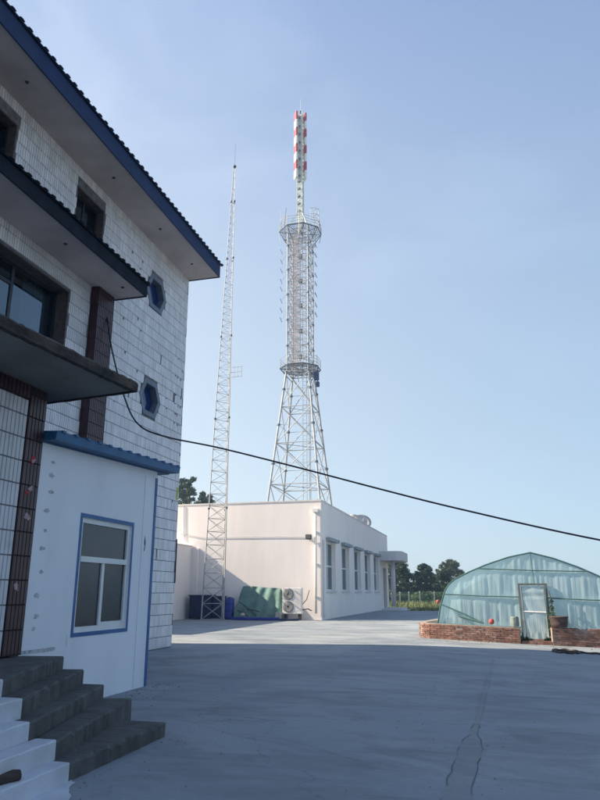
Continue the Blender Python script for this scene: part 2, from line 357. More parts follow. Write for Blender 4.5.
# the concrete yard with an uneven far edge
mb = MB(); xs = list(np.arange(-40, 26, .5)); ys = list(np.arange(-24, 60.1, 2.)); nx = len(xs)
for y in ys:
    for x in xs:
        yy = y
        if y >= 60: yy = 60 + .35 * math.sin(x * 1.3) + .25 * math.sin(x * 3.1) + (-3.0 if x > -3 else 0)
        mb.v.append((x, yy, ground_z(x) + (.0 if 0 <= y < 60 else -.0)))
for j in range(len(ys) - 1):
    for i in range(nx - 1): k = j * nx + i; mb.f.append((k, k + 1, k + nx + 1, k + nx))
mb.build('concrete_yard', 'yard', kind='structure', smooth=True)
# repaired trench strip running away from the camera
mb = MB(); L = []; Rr = []
y = 3.0
while y < 18.6:
    w = .11 if y < 8.7 else .035
    cx = -.37 + .028 * (y - 5.8)
    L.append((cx - w + random.uniform(-.02, .02), y)); Rr.append((cx + w + random.uniform(-.02, .02), y)); y += .22
n = len(L)
for a in L + Rr: mb.v.append((a[0], a[1], ground_z(a[0]) + .005))
for i in range(n - 1): mb.f.append((i, n + i, n + i + 1, i + 1))
mb.build('trench_patch', 'patch', kind='structure')
M['crack'] = mat('dirty_crack', (.14, .16, .175), .95, .2, 9)
for side in (L, Rr):
    mb = MB(); n = len(side)
    for k_ in (-1, 1):
        for (x, y) in side: mb.v.append((x + k_ * random.uniform(.002, .007), y, ground_z(x) + .009))
    for i in range(n - 1):
        if side[i][1] < 9.2 and random.random() < .72: mb.f.append((i, n + i, n + i + 1, i + 1))
    mb.build('trench_edge', 'crack', kind='structure')

# ------------------------------------------------------------------ main building
W = -8.82; YE = 18.81; ZT = 11.35
main = empty('main_building', (W, 9, 0), 'tall white-tiled building with navy eaves, brown pilasters and hexagonal windows', 'building')
win3 = [(8.95, 10.17, 9.55, 10.87), (12.41, 13.62, 9.55, 10.87)]
win2 = [(8.5, 12.49, 6.55, 8.15)]
HC = [(16.62, 9.90), (16.62, 6.72)]; HW, HH = .64, .52
hexr = [(c[0] - HW, c[0] + HW, c[1] - HH, c[1] + HH) for c in HC]
mb = MB(); wall_x(mb, W, .28, -14, YE, 0, ZT + .3, win3 + win2 + hexr)
def hexpts(c, k=1.): return [(c[0] - HW * k, c[1]), (c[0] - HW * .54 * k, c[1] - HH * k), (c[0] + HW * .54 * k, c[1] - HH * k), (c[0] + HW * k, c[1]), (c[0] + HW * .54 * k, c[1] + HH * k), (c[0] - HW * .54 * k, c[1] + HH * k)]
for c in HC:
    h = hexpts(c)
    for (q, a, b) in (((-1, -1), 0, 1), ((1, -1), 2, 3), ((1, 1), 3, 4), ((-1, 1), 5, 0)):
        tri = [(c[0] + q[0] * HW, c[1] + q[1] * HH), h[a], h[b]]
        mb.extx(tri, W - .28, W - .001)
wall = mb.build('wall', 'mortar', main)
# closed rear volume
mb = MB(); mb.box(-17, W - .281, YE - .3, YE - .002, 0, ZT + .3); mb.box(-17, -16.7, -14, YE - .3, 0, ZT + .3); mb.box(-16.7, W - .281, -14, -13.7, 0, ZT + .3)
mb.box(-16.7, W - .281, -13.7, YE - .3, 3.9, 4.05); mb.box(-16.7, W - .281, -13.7, YE - .3, 9.0, 9.1)
mb.box(-11.6, -11.5, -13.7, YE - .3, 4.06, 8.99); mb.box(-11.6, -11.5, -13.7, YE - .3, 9.11, ZT + .3)
mb.build('rear_wall', 'room', main)
def hex_in(y, z, k=1.08):
    for c in HC:
        dy, dz = abs(y - c[0]) / (HW * k), abs(z - c[1]) / (HH * k)
        if dz < 1 and dy < 1 and dy + dz * .46 < 1.0: return True
    return False
PILY = (13.36, 14.08)
def rect_hit(y, z, r, m=0.): return r[0] - m < y + TY - GAP and y < r[1] + m and r[2] - m < z + TZ - GAP and z < r[3] + m
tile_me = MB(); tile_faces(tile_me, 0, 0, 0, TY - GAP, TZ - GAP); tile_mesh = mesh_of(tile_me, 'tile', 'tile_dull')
stuff = MB(); indiv = 0
zr = 0.02
clusters = [(18.35, 6.6, .4, .8, .16), (17.6, 6.5, .3, .5, .05), (14.6, 5.7, .4, .5, .06), (15.2, 8.0, .6, .7, .015), (18.5, 8.0, .25, .4, .08), (16.3, 7.9, 1.5, .8, .008), (18.3, 5.5, .4, .4, .05)]
row = 0
while zr < ZT + .02:
    y = 7.6 + .01 * ((row * 37) % 5)
    while y + TY < YE:
        hit = any(rect_hit(y, zr, r) for r in win3 + win2) or hex_in(y + .03, zr + .07, .93) or hex_in(y + .03, zr + .21, .93) or (PILY[0] - .07 < y < PILY[1] and zr < 8.7) or (y < 7.66 and zr < 4.2)
        p = .0028
        for c in clusters:
            p += c[4] * math.exp(-((y - c[0]) / c[2]) ** 2 - ((zr - c[1]) / c[3]) ** 2)
        if not hit and (random.random() > p * .28):
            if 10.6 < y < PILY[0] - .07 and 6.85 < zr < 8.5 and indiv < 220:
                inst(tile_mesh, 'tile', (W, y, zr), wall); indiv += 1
            else:
                tw, th = TY - (GAP if y < PILY[1] else .005), TZ - GAP
                chip = random.random() < p * 2.5
                if chip: th *= random.uniform(.68, .92)
                tile_faces(stuff, W, y, zr, tw, th, TT + random.uniform(-.002, .003))
        y += TY
    zr += TZ; row += 1
stuff.build('tile_field', 'tile', wall, kind='stuff')
# pilaster on the main wall
mb = MB(); mb.box(W - .05, W + .20, PILY[0], PILY[1], 0, 8.68); pil = mb.build('pilaster', 'purple_mortar', main)
st = MB(); z = .02
while z < 8.6:
    y = PILY[0] + .006
    while y + TY < PILY[1] + .01:
        tile_faces(st, W + .20, y, z, TY - GAP, min(TZ, 8.68 - z) - GAP); y += TY
    z += TZ
z = .02
while z < 8.6:
    for k in range(3):
        x0 = W + .012 + k * .064; h = min(TZ, 8.68 - z) - GAP
        st.box(x0, x0 + .052, PILY[0] - .011, PILY[0], z, z + h)
    z += TZ
st.build('pilaster_tiles', 'purple', pil, kind='stuff')
# windows
def window(name, r, depth, parent, fm, gm, vm=(), hm=(), fw=.07, xface=W, curtain=None):
    y0, y1, z0, z1 = r; xo = xface - depth
    fr = MB(); e = .002
    fr.box(xo - .05, xo, y0 + e, y0 + fw, z0 + e, z1 - e); fr.box(xo - .05, xo, y1 - fw, y1 - e, z0 + e, z1 - e)
    fr.box(xo - .05, xo, y0 + fw, y1 - fw, z0 + e, z0 + fw); fr.box(xo - .05, xo, y0 + fw, y1 - fw, z1 - fw, z1 - e)
    f = fr.build('window', fm, parent)
    for v in vm: MB().box(xo - .045, xo - .004, v - fw * .45, v + fw * .45, z0 + fw, z1 - fw).build('mullion', fm, f)
    for (a, b, h) in hm: MB().box(xo - .043, xo - .006, a, b, h - fw * .45, h + fw * .45).build('transom', fm, f)
    edges = [y0 + fw] + sorted(vm) + [y1 - fw]
    for a, b in zip(edges[:-1], edges[1:]):
        MB().add([(xo - .025, a, z0 + fw), (xo - .025, b, z0 + fw), (xo - .025, b, z1 - fw), (xo - .025, a, z1 - fw)], [(0, 1, 2, 3)]).build('pane', gm, f)
    return f
w2 = window('window', win2[0], .30, main, 'dark_frame', 'glass', vm=(9.6, 10.95), hm=((9.65, 10.9, 7.66), (8.6, 9.55, 7.66)), fw=.09)
# reveals of the large window, lined in brown tile, and the curtain behind
mb = MB(); mb.box(W - .29, W + .016, 12.44, 12.488, 6.56, 8.10); mb.box(W - .29, W + .016, 8.51, 12.488, 8.10, 8.148)
mb.build('reveal_lining', 'reveal', main)
mb = MB(); cpts = []
for i in range(40):
    yy = 11.55 + i * .023; cpts.append((-9.35 - .04 * math.sin(i * 1.1) - .02 * math.sin(i * 2.7), yy))
nn = len(cpts)
for (x, yy) in cpts: mb.v.append((x, yy, 6.6))
for (x, yy) in cpts: mb.v.append((x, yy, 8.1))
for i in range(nn - 1): mb.f.append((i, i + 1, nn + i + 1, nn + i))
mb.build('curtain', 'curtain', main, smooth=True)
for r in win3:
    window('window', r, .20, main, 'dark_frame', 'glass', vm=((r[0] + r[1]) / 2,), fw=.07)
    mb = MB(); mb.box(W - .19, W + .014, r[1] - .045, r[1] - .003, r[2] + .003, r[3] - .046); mb.box(W - .19, W + .014, r[0] + .003, r[1] - .003, r[3] - .045, r[3] - .003)
    mb.build('reveal_lining', 'reveal', main)
for c in HC:
    a, b = hexpts(c, 1.0), hexpts(c, .74); a = hexpts(c, .995); mb = MB(); n = 6
    vs_ = [(W + .025, y, z) for y, z in a] + [(W + .025, y, z) for y, z in b] + [(W - .2, y, z) for y, z in b] + [(W - .01, y, z) for y, z in a]
    fs = []
    for i in range(n):
        j = (i + 1) % n
        fs += [(i, j, n + j, n + i), (n + i, n + j, 2 * n + j, 2 * n + i), (3 * n + i, 3 * n + j, j, i)]
    mb.add(vs_, fs); f = mb.build('hexagonal_window', 'hex_frame', main)
    MB().add([(W - .16, y, z) for y, z in b], [tuple(range(6))]).build('pane', 'hex_glass', f)
# eaves of the roof
def eave(xo, y0, y1, zs, zf, zr0, slope, xi, fm, tm, sm, name, spots, pitch=.25):
    root = MB().box(xi, xo - .03, y0, y1 - .012, zs, zs + .05).build(name, sm, main)
    mb = MB(); mb.box(xo - .03, xo, y0, y1, zs - .03, zf)
    mb.box(xi, xo - .031, y1 - .011, y1, zs - .03, zf - .002)
    mb.build('fascia', fm, root)
    mb = MB(); mb.add([(xo + .05, y0, zr0), (xo + .05, y1 + .1, zr0), (xi, y1 + .1, zr0 + (xo - xi) * slope), (xi, y0, zr0 + (xo - xi) * slope),
                       (xo + .05, y0, zr0 + .03), (xo + .05, y1 + .1, zr0 + .03), (xi, y1 + .1, zr0 + (xo - xi) * slope + .03), (xi, y0, zr0 + (xo - xi) * slope + .03)],
                      [(0, 3, 2, 1), (4, 5, 6, 7), (0, 1, 5, 4), (1, 2, 6, 5), (2, 3, 7, 6), (3, 0, 4, 7)])
    mb.build('roof_sheet', tm, root)
    t = MB(); L = 1.1; pr = [(math.cos(a) * .07, math.sin(a) * .026 - .006) for a in np.linspace(0, math.pi, 6)]
    t.prism([(.02, y, z) for y, z in pr], [(-L, y, z + L * slope) for y, z in pr]); me = mesh_of(t, 'roof_tile', tm)
    y = y0 + .1
    while y < y1 + .08: inst(me, 'roof_tile', (xo + .06, y, zr0 + .028), root); y += pitch
    d = MB(); d.lathe((0, 0, 0), [(.03, -.02), (.042, 0)], 10); dm = mesh_of(d, 'downlight', 'dark')
    for (x, y) in spots: inst(dm, 'downlight', (x, y, zs - .001), root)
    return root
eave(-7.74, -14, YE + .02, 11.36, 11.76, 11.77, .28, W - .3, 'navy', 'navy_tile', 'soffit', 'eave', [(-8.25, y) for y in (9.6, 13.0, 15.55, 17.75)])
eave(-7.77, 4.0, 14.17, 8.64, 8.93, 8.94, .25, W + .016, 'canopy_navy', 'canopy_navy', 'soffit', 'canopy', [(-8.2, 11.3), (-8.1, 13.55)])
# main roof behind the eave
mb = MB()
mb.exty([(W - .3, ZT + .78), (-12.9, 12.75), (-17.4, 11.5), (-17.4, 11.4), (-12.9, 12.62), (W - .3, ZT + .68)], -14, YE + .1); mb.build('roof', 'navy_tile', main)
MB().exty([(W - .3, ZT + .3), (W - .3, ZT + .5), (-12.9, 12.6), (-16.9, ZT + .3)], YE - .3, YE - .02).build('gable', 'tile_dull', main)
# entrance porch: enclosed front with brown pillars, beam and slab
PX = -5.60; PF = .76
mb = MB(); mb.box(PX - .25, PX, 3.2, 7.30, PF, 3.90); mb.box(W + .02, PX - .25, 7.35, 7.60, PF, 4.09); pw = mb.build('porch_wall', 'mortar', main)
tm2 = tile_mesh; st = MB(); z = PF + .01
while z < 3.88:
    h = min(TZ, 3.90 - z); y = 7.296 - TY
    while y > 3.3:
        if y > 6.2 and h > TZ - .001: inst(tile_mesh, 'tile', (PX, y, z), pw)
        else: tile_faces(st, PX, y, z, TY - GAP, h - GAP)
        y -= TY
    z += TZ
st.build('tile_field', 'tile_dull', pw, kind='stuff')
pm = MB(); tile_faces(pm, 0, 0, 0, TY - GAP, TZ - GAP); purple_mesh = mesh_of(pm, 'pillar_tile', 'purple')
mb = MB(); mb.box(PX - .3, PX + .015, 7.302, 7.655, PF, 4.09); pillar = mb.build('pillar', 'purple_mortar', main)
z = PF + .01
while z + TZ < 4.1:
    y = 7.306
    while y + TY < 7.665: inst(purple_mesh, 'pillar_tile', (PX + .015, y, z), pillar); y += TY * .94
    z += TZ
mb = MB(); mb.box(PX - .3, PX + .015, 3.2, 7.300, 3.902, 4.09); beam = mb.build('porch_beam', 'purple_mortar', main)
y = 7.29 - TY
sb = MB(); tile_faces(sb, 0, 0, 0, TY - GAP, .17); beam_mesh = mesh_of(sb, 'beam_tile', 'purple')
while y > 5.4: inst(beam_mesh, 'beam_tile', (PX + .015, y, 3.91), beam); y -= TY
for i, (y, z, s, m) in enumerate([(7.47, 3.15, .075, 'paper_red'), (7.49, 3.13, .04, 'paper'), (7.47, 2.76, .06, 'paper'), (7.43, 2.72, .05, 'paper_red'), (7.46, 2.42, .05, 'paper'), (7.50, 2.42, .05, 'paper'), (7.40, 1.58, .055, 'paper'), (7.43, 1.54, .04, 'paper'), (7.5, 2.80, .04, 'paper')]):
    pts = [(y + math.cos(a) * s * random.uniform(.25, 1.2), z + math.sin(a) * s * random.uniform(.15, 1.1)) for a in np.linspace(0, 6.28, 14)[:-1]]
    MB().extx(pts, PX + .028, PX + .031 + .001 * (i % 3)).build('torn_paper', m, pillar)
# slab over the porch
mb = MB(); poly = [(-4.64, 3.0), (-4.64, 5.5), (-4.45, 7.86), (-6.2, 8.12), (W + .016, 8.2), (W + .016, 3.0)]
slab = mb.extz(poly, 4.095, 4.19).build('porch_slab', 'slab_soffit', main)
mb = MB(); k = 40; e0, e1 = Vector((-4.64, 3.0, 0)), Vector((-4.45, 7.86, 0))
def jag(p, q, n, out):
    top, bot = [], []
    for i in range(n + 1):
        c = p.lerp(q, i / n); bot.append((c, 4.078 + random.uniform(-.003, .006))); top.append((c, 4.235 + random.uniform(-.01, .008)))
    nrm = Vector((q - p)).cross(Vector((0, 0, 1))).normalized() * out
    b0 = len(mb.v)
    for (c, z), (c2, z2) in zip(bot, top):
        w = random.uniform(.055, .066)
        mb.v += [tuple(c + Vector((0, 0, z))), tuple(c + nrm * w + Vector((0, 0, z + .01))), tuple(c + nrm * (w + .015) + Vector((0, 0, z2 - .04))), tuple(c + nrm * .03 + Vector((0, 0, z2))), tuple(c + Vector((0, 0, z2 - .02)))]
    for i in range(n):
        for j in range(4): a = b0 + i * 5 + j; mb.f.append((a, a + 5, a + 6, a + 1))
jag(Vector((-4.64, 3., 0)), Vector((-4.64, 5.5, 0)), 24, 1); jag(Vector((-4.64, 5.5, 0)), Vector((-4.45, 7.9, 0)), 40, 1); jag(Vector((-4.41, 7.87, 0)), Vector((-6.2, 8.13, 0)), 24, 1); jag(Vector((-6.2, 8.13, 0)), Vector((W + .02, 8.21, 0)), 20, 1)
mb.build('slab_edge', 'slab_edge', slab)
MB().box(W + .0, W + .02, 18.62, 18.74, 4.15, 4.52).build('sign_plate', 'yellow', main)
MB().tube([(W + .03, 18.78, 1.75), (W + .03, 18.78, 3.0)], .018).build('conduit', 'dark', main)

# ------------------------------------------------------------------ entrance steps
steps = empty('entrance_steps', (-4.4, 6, 0), 'dark concrete entrance steps whose near part is painted white', 'steps')
YB = 5.52
far_e = [(-3.50, 7.40), (-4.17, 7.9), (-4.50, 7.80), (-4.82, 7.84), (-5.06, 7.78)]
mid_e = [-3.45, -3.63, -3.83, -4.02, -4.22]; near_e = [-3.40, -3.5, -3.6, -3.72, -3.85]
zz = [.14, .29, .44, .60, .75]
def rough_step(name, m, e_far, e_near, i_far, i_near, z, parent, n=14):
    mb = MB(); k0 = 0
    for i in range(n + 1):
        t = i / n
        a = Vector(e_near).lerp(Vector(e_far), t); b = Vector(i_near).lerp(Vector(i_far), t); jj = .006 if m == 'white_step' else .010; j = random.uniform(-jj, jj); q = random.uniform(.008, .012) if m == 'white_step' else random.choice((.01, .012, .015, .018, .022, .045))
        mb.v += [(a.x + j * .5, a.y, ground_z(a.x) - .02), (a.x + j, a.y, z - q), (a.x - q + j, a.y, z + random.uniform(-.004, .004)), (b.x, b.y, z), (b.x, b.y, ground_z(b.x) - .02)]
    for i in range(n):
        for j in range(4): a = i * 5 + j; mb.f.append((a, a + 1, a + 6, a + 5))
    mb.f.append((0, 1, 2, 3, 4)[::-1]); q = n * 5; mb.f.append((q, q + 1, q + 2, q + 3, q + 4))
    return mb.build(name, m, parent)
for i in range(5):
    fe = far_e[i]; ie = far_e[i + 1] if i < 4 else (PX + .03, 7.66); im = mid_e[i + 1] if i < 4 else PX + .03; inn = near_e[i + 1] if i < 4 else PX + .03
    yb = YB + (.0, .06, -.05, .08, .05)[i]
    rough_step('step', 'step', fe, (mid_e[i], yb), (ie[0], min(ie[1], fe[1] - .0) if i < 4 else 7.66), (im, yb), zz[i], steps, 34)
    rough_step('painted_step', 'white_step', (mid_e[i] + .004, yb - .003), (near_e[i], 3.0), (im, yb - .003), (inn, 3.0), zz[i] + .006, steps, 20)
pts = [(-3.47, 5.58), (-3.38, 5.5), (-3.3, 5.3), (-3.16, 5.12), (-3.1, 4.8), (-3.14, 4.5), (-3.0, 3.9), (-3.1, 3.0), (-3.42, 3.0), (-3.44, 4.2), (-3.47, 5.2)]
pp = []
for a, b in zip(pts, pts[1:] + pts[:1]):
    for t in (0, .33, .66): pp.append((a[0] + (b[0] - a[0]) * t + random.uniform(-.014, .014), a[1] + (b[1] - a[1]) * t + random.uniform(-.012, .012)))
MB().extz(pp, .001, .005).build('whitewash_patch', 'white_step', kind='structure')
MB().extz([(-3.66, 4.78), (-3.53, 4.74), (-3.47, 4.92), (-3.55, 5.02), (-3.65, 4.98)], .147, .20).build('timber_block', 'wood', bevel=.015, label='dark brown block of wood lying on the lowest white step', cat='wood block')

# ------------------------------------------------------------------ white lean-to shed
SX = -5.62
shed = empty('lean_to_shed', (SX, 9.4, 0), 'pale white shed with blue trim and blue sheet roof beside the steps', 'shed')
swin = (8.80, 10.27, .95, 2.55)
mb = MB(); wall_x(mb, SX, .12, 7.66, 11.06, -.05, 3.46, [swin]); mb.extx([(7.66, 3.461), (11.06, 3.461), (11.06, 3.60)], SX - .12, SX - .001); mb.box(W + .3, SX - .121, 10.94, 11.06, -.05, 3.46); swall = mb.build('wall', 'shed', shed)
MB().box(W + .3, SX - .13, 7.67, 10.93, .3, .35).build('floor', 'room', shed)
MB().box(-7.6, -7.55, 7.67, 10.93, .36, 3.45).build('inner_wall', 'room', shed)
mb = MB(); mb.box(SX - .06, SX + .012, 11.0, 11.072, 0, 3.46); mb.build('corner_trim', 'blue', shed)
mb = MB(); b = .055
mb.box(SX, SX + .006, swin[0] - b, swin[0], swin[2] - b, swin[3] + b); mb.box(SX, SX + .006, swin[1], swin[1] + b, swin[2] - b, swin[3] + b)
mb.box(SX, SX + .006, swin[0], swin[1], swin[3], swin[3] + b); mb.box(SX, SX + .006, swin[0], swin[1], swin[2] - b, swin[2]); mb.build('painted_surround', 'blue', shed)
y0, y1, z0, z1 = swin; xo = SX - .03; e = .002; fw = .075
mb = MB(); mb.box(xo - .05, xo, y0 + e, y0 + fw, z0 + e, z1 - e); mb.box(xo - .05, xo, y1 - fw, y1 - e, z0 + e, z1 - e); mb.box(xo - .05, xo, y0 + fw, y1 - fw, z0 + e, z0 + fw); mb.box(xo - .05, xo, y0 + fw, y1 - fw, z1 - fw, z1 - e)
f = mb.build('window', 'upvc', shed)
MB().box(xo - .048, xo + .012, y0 + fw, y1 - fw, 1.92, 2.0).build('transom', 'upvc', f)
MB().box(xo - .046, xo - .004, 9.49, 9.56, z0 + fw, 1.92).build('mullion', 'upvc', f)
MB().box(xo - .044, xo - .006, 9.56, y1 - fw, z0 + fw, z0 + fw + .045).build('sash_rail', 'upvc', f)
for (a, b_, c, d) in ((y0 + fw, y1 - fw, 2.0, z1 - fw), (y0 + fw, 9.49, z0 + fw, 1.92), (9.56, y1 - fw, z0 + fw + .045, 1.92)):
    MB().add([(xo - .03, a, c), (xo - .03, b_, c), (xo - .03, b_, d), (xo - .03, a, d)], [(0, 1, 2, 3)]).build('pane', 'glass_dim', f)
# a bag standing on the inner sill
mb = MB(); mb.box(SX - .5, SX - .12, 8.82, 10.25, .86, .93); mb.build('sill_shelf', 'room', shed)
# roof of blue ribbed sheet, gutter-like fascia
def rz(y): return 3.44 + .045 * (y - 7.6)
mb = MB(); mb.prism([(SX + .02, 7.66, rz(7.66)), (SX + .22, 7.66, rz(7.66)), (SX + .22, 11.5, rz(11.5)), (SX + .02, 11.5, rz(11.5))], [(SX + .02, 7.66, rz(7.66) + .1), (SX + .24, 7.66, rz(7.66) + .12), (SX + .24, 11.5, rz(11.5) + .12), (SX + .02, 11.5, rz(11.5) + .1)])
mb.build('fascia', 'blue_roof', shed)
mb = MB(); mb.prism([(SX + .019, 7.66, 3.42), (W + .03, 7.66, 3.45), (W + .03, 11.5, 3.6), (SX + .019, 11.5, 3.6)], [(SX + .019, 7.66, 3.53), (W + .03, 7.66, 3.7), (W + .03, 11.5, 3.85), (SX + .019, 11.5, 3.70)])
roof = mb.build('roof', 'blue_roof', shed)
rb = MB(); L = 3.0; pr = [(-.05, -.03), (-.028, .002), (.028, .002), (.05, -.03)]
rb.prism([(.0, y, z) for y, z in pr], [(-L, y, z + L * .05) for y, z in pr]); rbm = mesh_of(rb, 'roof_rib', 'blue_roof')
y = 7.8
while y < 11.5: inst(rbm, 'roof_rib', (SX + .26, y, rz(y) + .135), roof); y += .30
for (y, z, s) in ((7.95, 3.02, .055), (7.98, 2.8, .04), (7.93, 2.55, .05), (7.95, 2.28, .035), (7.92, 2.05, .045), (7.95, 1.75, .04), (7.9, 1.45, .05), (7.94, 1.2, .05), (7.9, 1.05, .035), (7.97, 3.2, .035)):
    pts = [(y + math.cos(a) * s * 1.3 * random.uniform(.3, 1.4), z + math.sin(a) * s * .6 * random.uniform(.4, 1.4)) for a in np.linspace(0, 6.28, 13)[:-1]]
    MB().extx(pts, SX, SX + .004).build('filler_dab', 'smear', swall)
MB().extx([(10.72, 2.16), (10.75, 2.2), (10.76, 2.32), (10.73, 2.42), (10.72, 2.3), (10.74, 2.25)], SX, SX + .005).build('scratch', 'dark', swall)
for y_ in (8.66, 10.62): MB().box(SX, SX + .003, y_, y_ + .006, .02 if y_ > 9 else .78, 3.44 if y_ > 9 else .93).build('panel_seam', 'smear', swall)
MB().extz([(SX + .003, 7.7), (SX + .01, 7.7), (SX + .012, 8.2), (SX + .01, 8.4)], .76, .80).build('mortar_seam', 'smear', swall)

# ------------------------------------------------------------------ transmission hall
BX, BY, BZ = -9.11, 38.72, 6.62; BE = 66.2; BL = -23.
hall = empty('transmitter_hall', (-15, 52, 0), 'low pinkish white hall with tall narrow windows and parapet below the tower', 'building')
hw = [(40.0 + 4.42 * i, 42.55 + 4.42 * i, 1.55, 4.42) for i in range(5)]
hd = (63.0, 65.0, 0, 3.6)
mb = MB(); wall_x(mb, BX, .35, BY, BE, -.4, BZ, hw + [hd]); mb.build('side_wall', 'hall', hall)
MB().box(BL, BX - .351, BY + .001, BY + .35, -.2, BZ).build('front_wall', 'hall', hall)
mb = MB(); mb.box(BL, BX - .351, BE - .35, BE - .001, -.4, BZ); mb.box(BL, BL + .35, BY + .351, BE - .351, -.2, BZ); mb.build('rear_wall', 'hall', hall)
MB().box(BL + .35, BX - .352, BY + .352, BE - .352, 5.7, 5.9).build('roof_deck', 'coping', hall)
mb = MB(); mb.box(BL, BX + .03, BY - .03, BY + .36, BZ + .001, BZ + .07); mb.box(BX - .37, BX + .03, BY + .361, BE, BZ + .001, BZ + .07); mb.build('coping', 'coping', hall)
MB().box(BL + .36, BX - 3.5, BY + .36, BE - .36, .02, .06).build('floor', 'room', hall)
MB().box(-12.0, -11.9, BY + .36, BE - .36, .07, 5.69).build('partition', 'room', hall)
for r in hw:
    f = window('window', r, .22, hall, 'upvc', 'glass', vm=((r[0] + r[1]) / 2,), hm=((r[0] + .08, r[1] - .08, 3.0),), fw=.10, xface=BX)
    mb = MB(); mb.extx([(r[0] - .1, 4.43), (r[1] + .2, 4.43), (r[1] + .26, 4.50), (r[1] + .2, 4.62), (r[0] - .05, 4.62), (r[0] - .14, 4.54)], BX + .001, BX + .24)
    mb.build('window_hood', 'hood', hall)
    MB().box(BX - .2, BX + .08, r[0] - .05, r[1] + .05, r[2] - .09, r[2] - .002).build('window_sill', 'hall_side', hall)
# door with curved canopy, column and steps
window('door', hd, .25, hall, 'dark_frame', 'glass', vm=(64.0,), hm=((63.1, 64.9, 2.6),), fw=.1, xface=BX)
mb = MB(); cp = [(BX + .001, 60.8)] + [(BX + 1.95 - .75 * (1 - math.sin(a)), 61.6 - .8 * math.cos(a)) for a in np.linspace(0, math.pi / 2, 7)] + [(BX + 1.95, 65.6), (BX + .001, 66.1)]
mb.extz(cp, 4.15, 4.95); mb.build('entrance_canopy', 'hall_side', hall)
MB().lathe((BX + 1.0, 62.0, 0), [(.2, .3), (.2, 4.149)], 14).build('column', 'hall_side', hall, smooth=True)
mb = MB()
for i in range(3): mb.box(BX + .002, BX + 2.4 - i * .35, 60.9 + i * .3, 65.5, -.3 + i * .151, -.15 + i * .15)
mb.build('entrance_step', 'hall_side', hall)
mb = MB(); mb.tube([(-9.42, BY - .12, .35), (-9.42, BY - .12, 5.95)], .075, 10); dp = mb.build('downpipe', 'pipe', hall, smooth=True)
mb = MB(); mb.box(-9.58, -9.26, BY - .25, BY - .003, 5.95, 6.15); mb.build('hopper', 'pipe', dp)
for z in (1.2, 3.0, 4.8): MB().box(-9.53, -9.31, BY - .13, BY - .002, z, z + .06).build('pipe_clip', 'pipe', dp)
MB().tube([(BX + .09, BY + .25, .1), (BX + .09, BY + .25, 4.4)], .05, 8).build('downpipe', 'hall_side', hall)
MB().tube([(-17.9, BY - .03, 4.9 + .0), (-16.5, BY - .03, 4.65), (-14, BY - .03, 4.62), (-11.5, BY - .03, 4.6), (-9.8, BY - .03, 4.55)], .014, 5).build('wall_cable', 'smear', hall)
MB().tube([(-17.75, BY - .03, 6.6), (-17.7, BY - .03, 5.4), (-17.62, BY - .03, 4.5)], .02, 5).build('wall_cable', 'smear', hall)
lamp = empty('flood_light', (-9.8, BY - .1, 4.4), 'small dark flood light on the pink wall beside the downpipe', 'lamp')
MB().box(-9.97, -9.63, BY - .34, BY - .12, 4.42, 4.68).build('housing', 'dark', lamp, bevel=.02)
MB().box(-9.94, -9.66, BY - .345, BY - .341, 4.45, 4.65).build('lens', 'screen', lamp)
MB().tube([(-9.8, BY - .125, 4.5), (-9.8, BY - .002, 4.4)], .03).build('bracket', 'dark', lamp)
# side annex in front of the hall
annex = empty('side_annex', (-19, 30, 0), 'low white annex with flat top joining the hall behind the tall building', 'building')
mb = MB(); mb.box(-23, -17.05, 23.0, BY - .02, -.1, 4.12); mb.build('wall', 'hall', annex)
MB().box(-23, -17.02, 22.97, BY - .021, 4.121, 4.18).build('coping', 'coping', annex)
MB().box(-17.049, -16.62, BY - .22, BY - .003, 0, 4.02).build('pier', 'hall', annex)
# dish and vent on the roof
dish = empty('satellite_dish', (-10.5, 60.5, 5.9), 'pale satellite dish tilted up above the hall parapet', 'satellite dish')
mb = MB(); prof = [(.02, 0), (.3, .024), (.55, .08), (.8, .19), (.8, .22), (.55, .11), (.3, .05), (.02, .03)]
mb.lathe((0, 0, 0), prof, 24); me_v = []
rot = Matrix.Rotation(R(55), 4, Vector((1, .5, 0)).normalized())
for v in mb.v: q = rot @ Vector(v); me_v.append((q.x - 10.5, q.y + 60.5, q.z + 7.42))
mb.v = me_v; mb.build('reflector', 'mast', dish, smooth=True)
mb = MB(); mb.tube([(-10.5, 60.5, 5.9), (-10.5, 60.5, 7.3)], .07); mb.build('post', 'tower', dish)
MB().tube([tuple(rot @ Vector((0, 0, .05)) + Vector((-10.5, 60.5, 7.42))), tuple(rot @ Vector((0, 0, .7)) + Vector((-10.5, 60.5, 7.42)))], .03).build('feed_horn', 'tower', dish)
mb = MB(); mb.lathe((-10.4, 55.6, 5.9), [(.18, 0), (.18, 1.3), (.36, 1.34), (.42, 1.5), (.36, 1.68), (.1, 1.76)], 14); mb.build('roof_vent', 'mast', smooth=True, label='small round ventilator just in front of the roof dish', cat='vent')

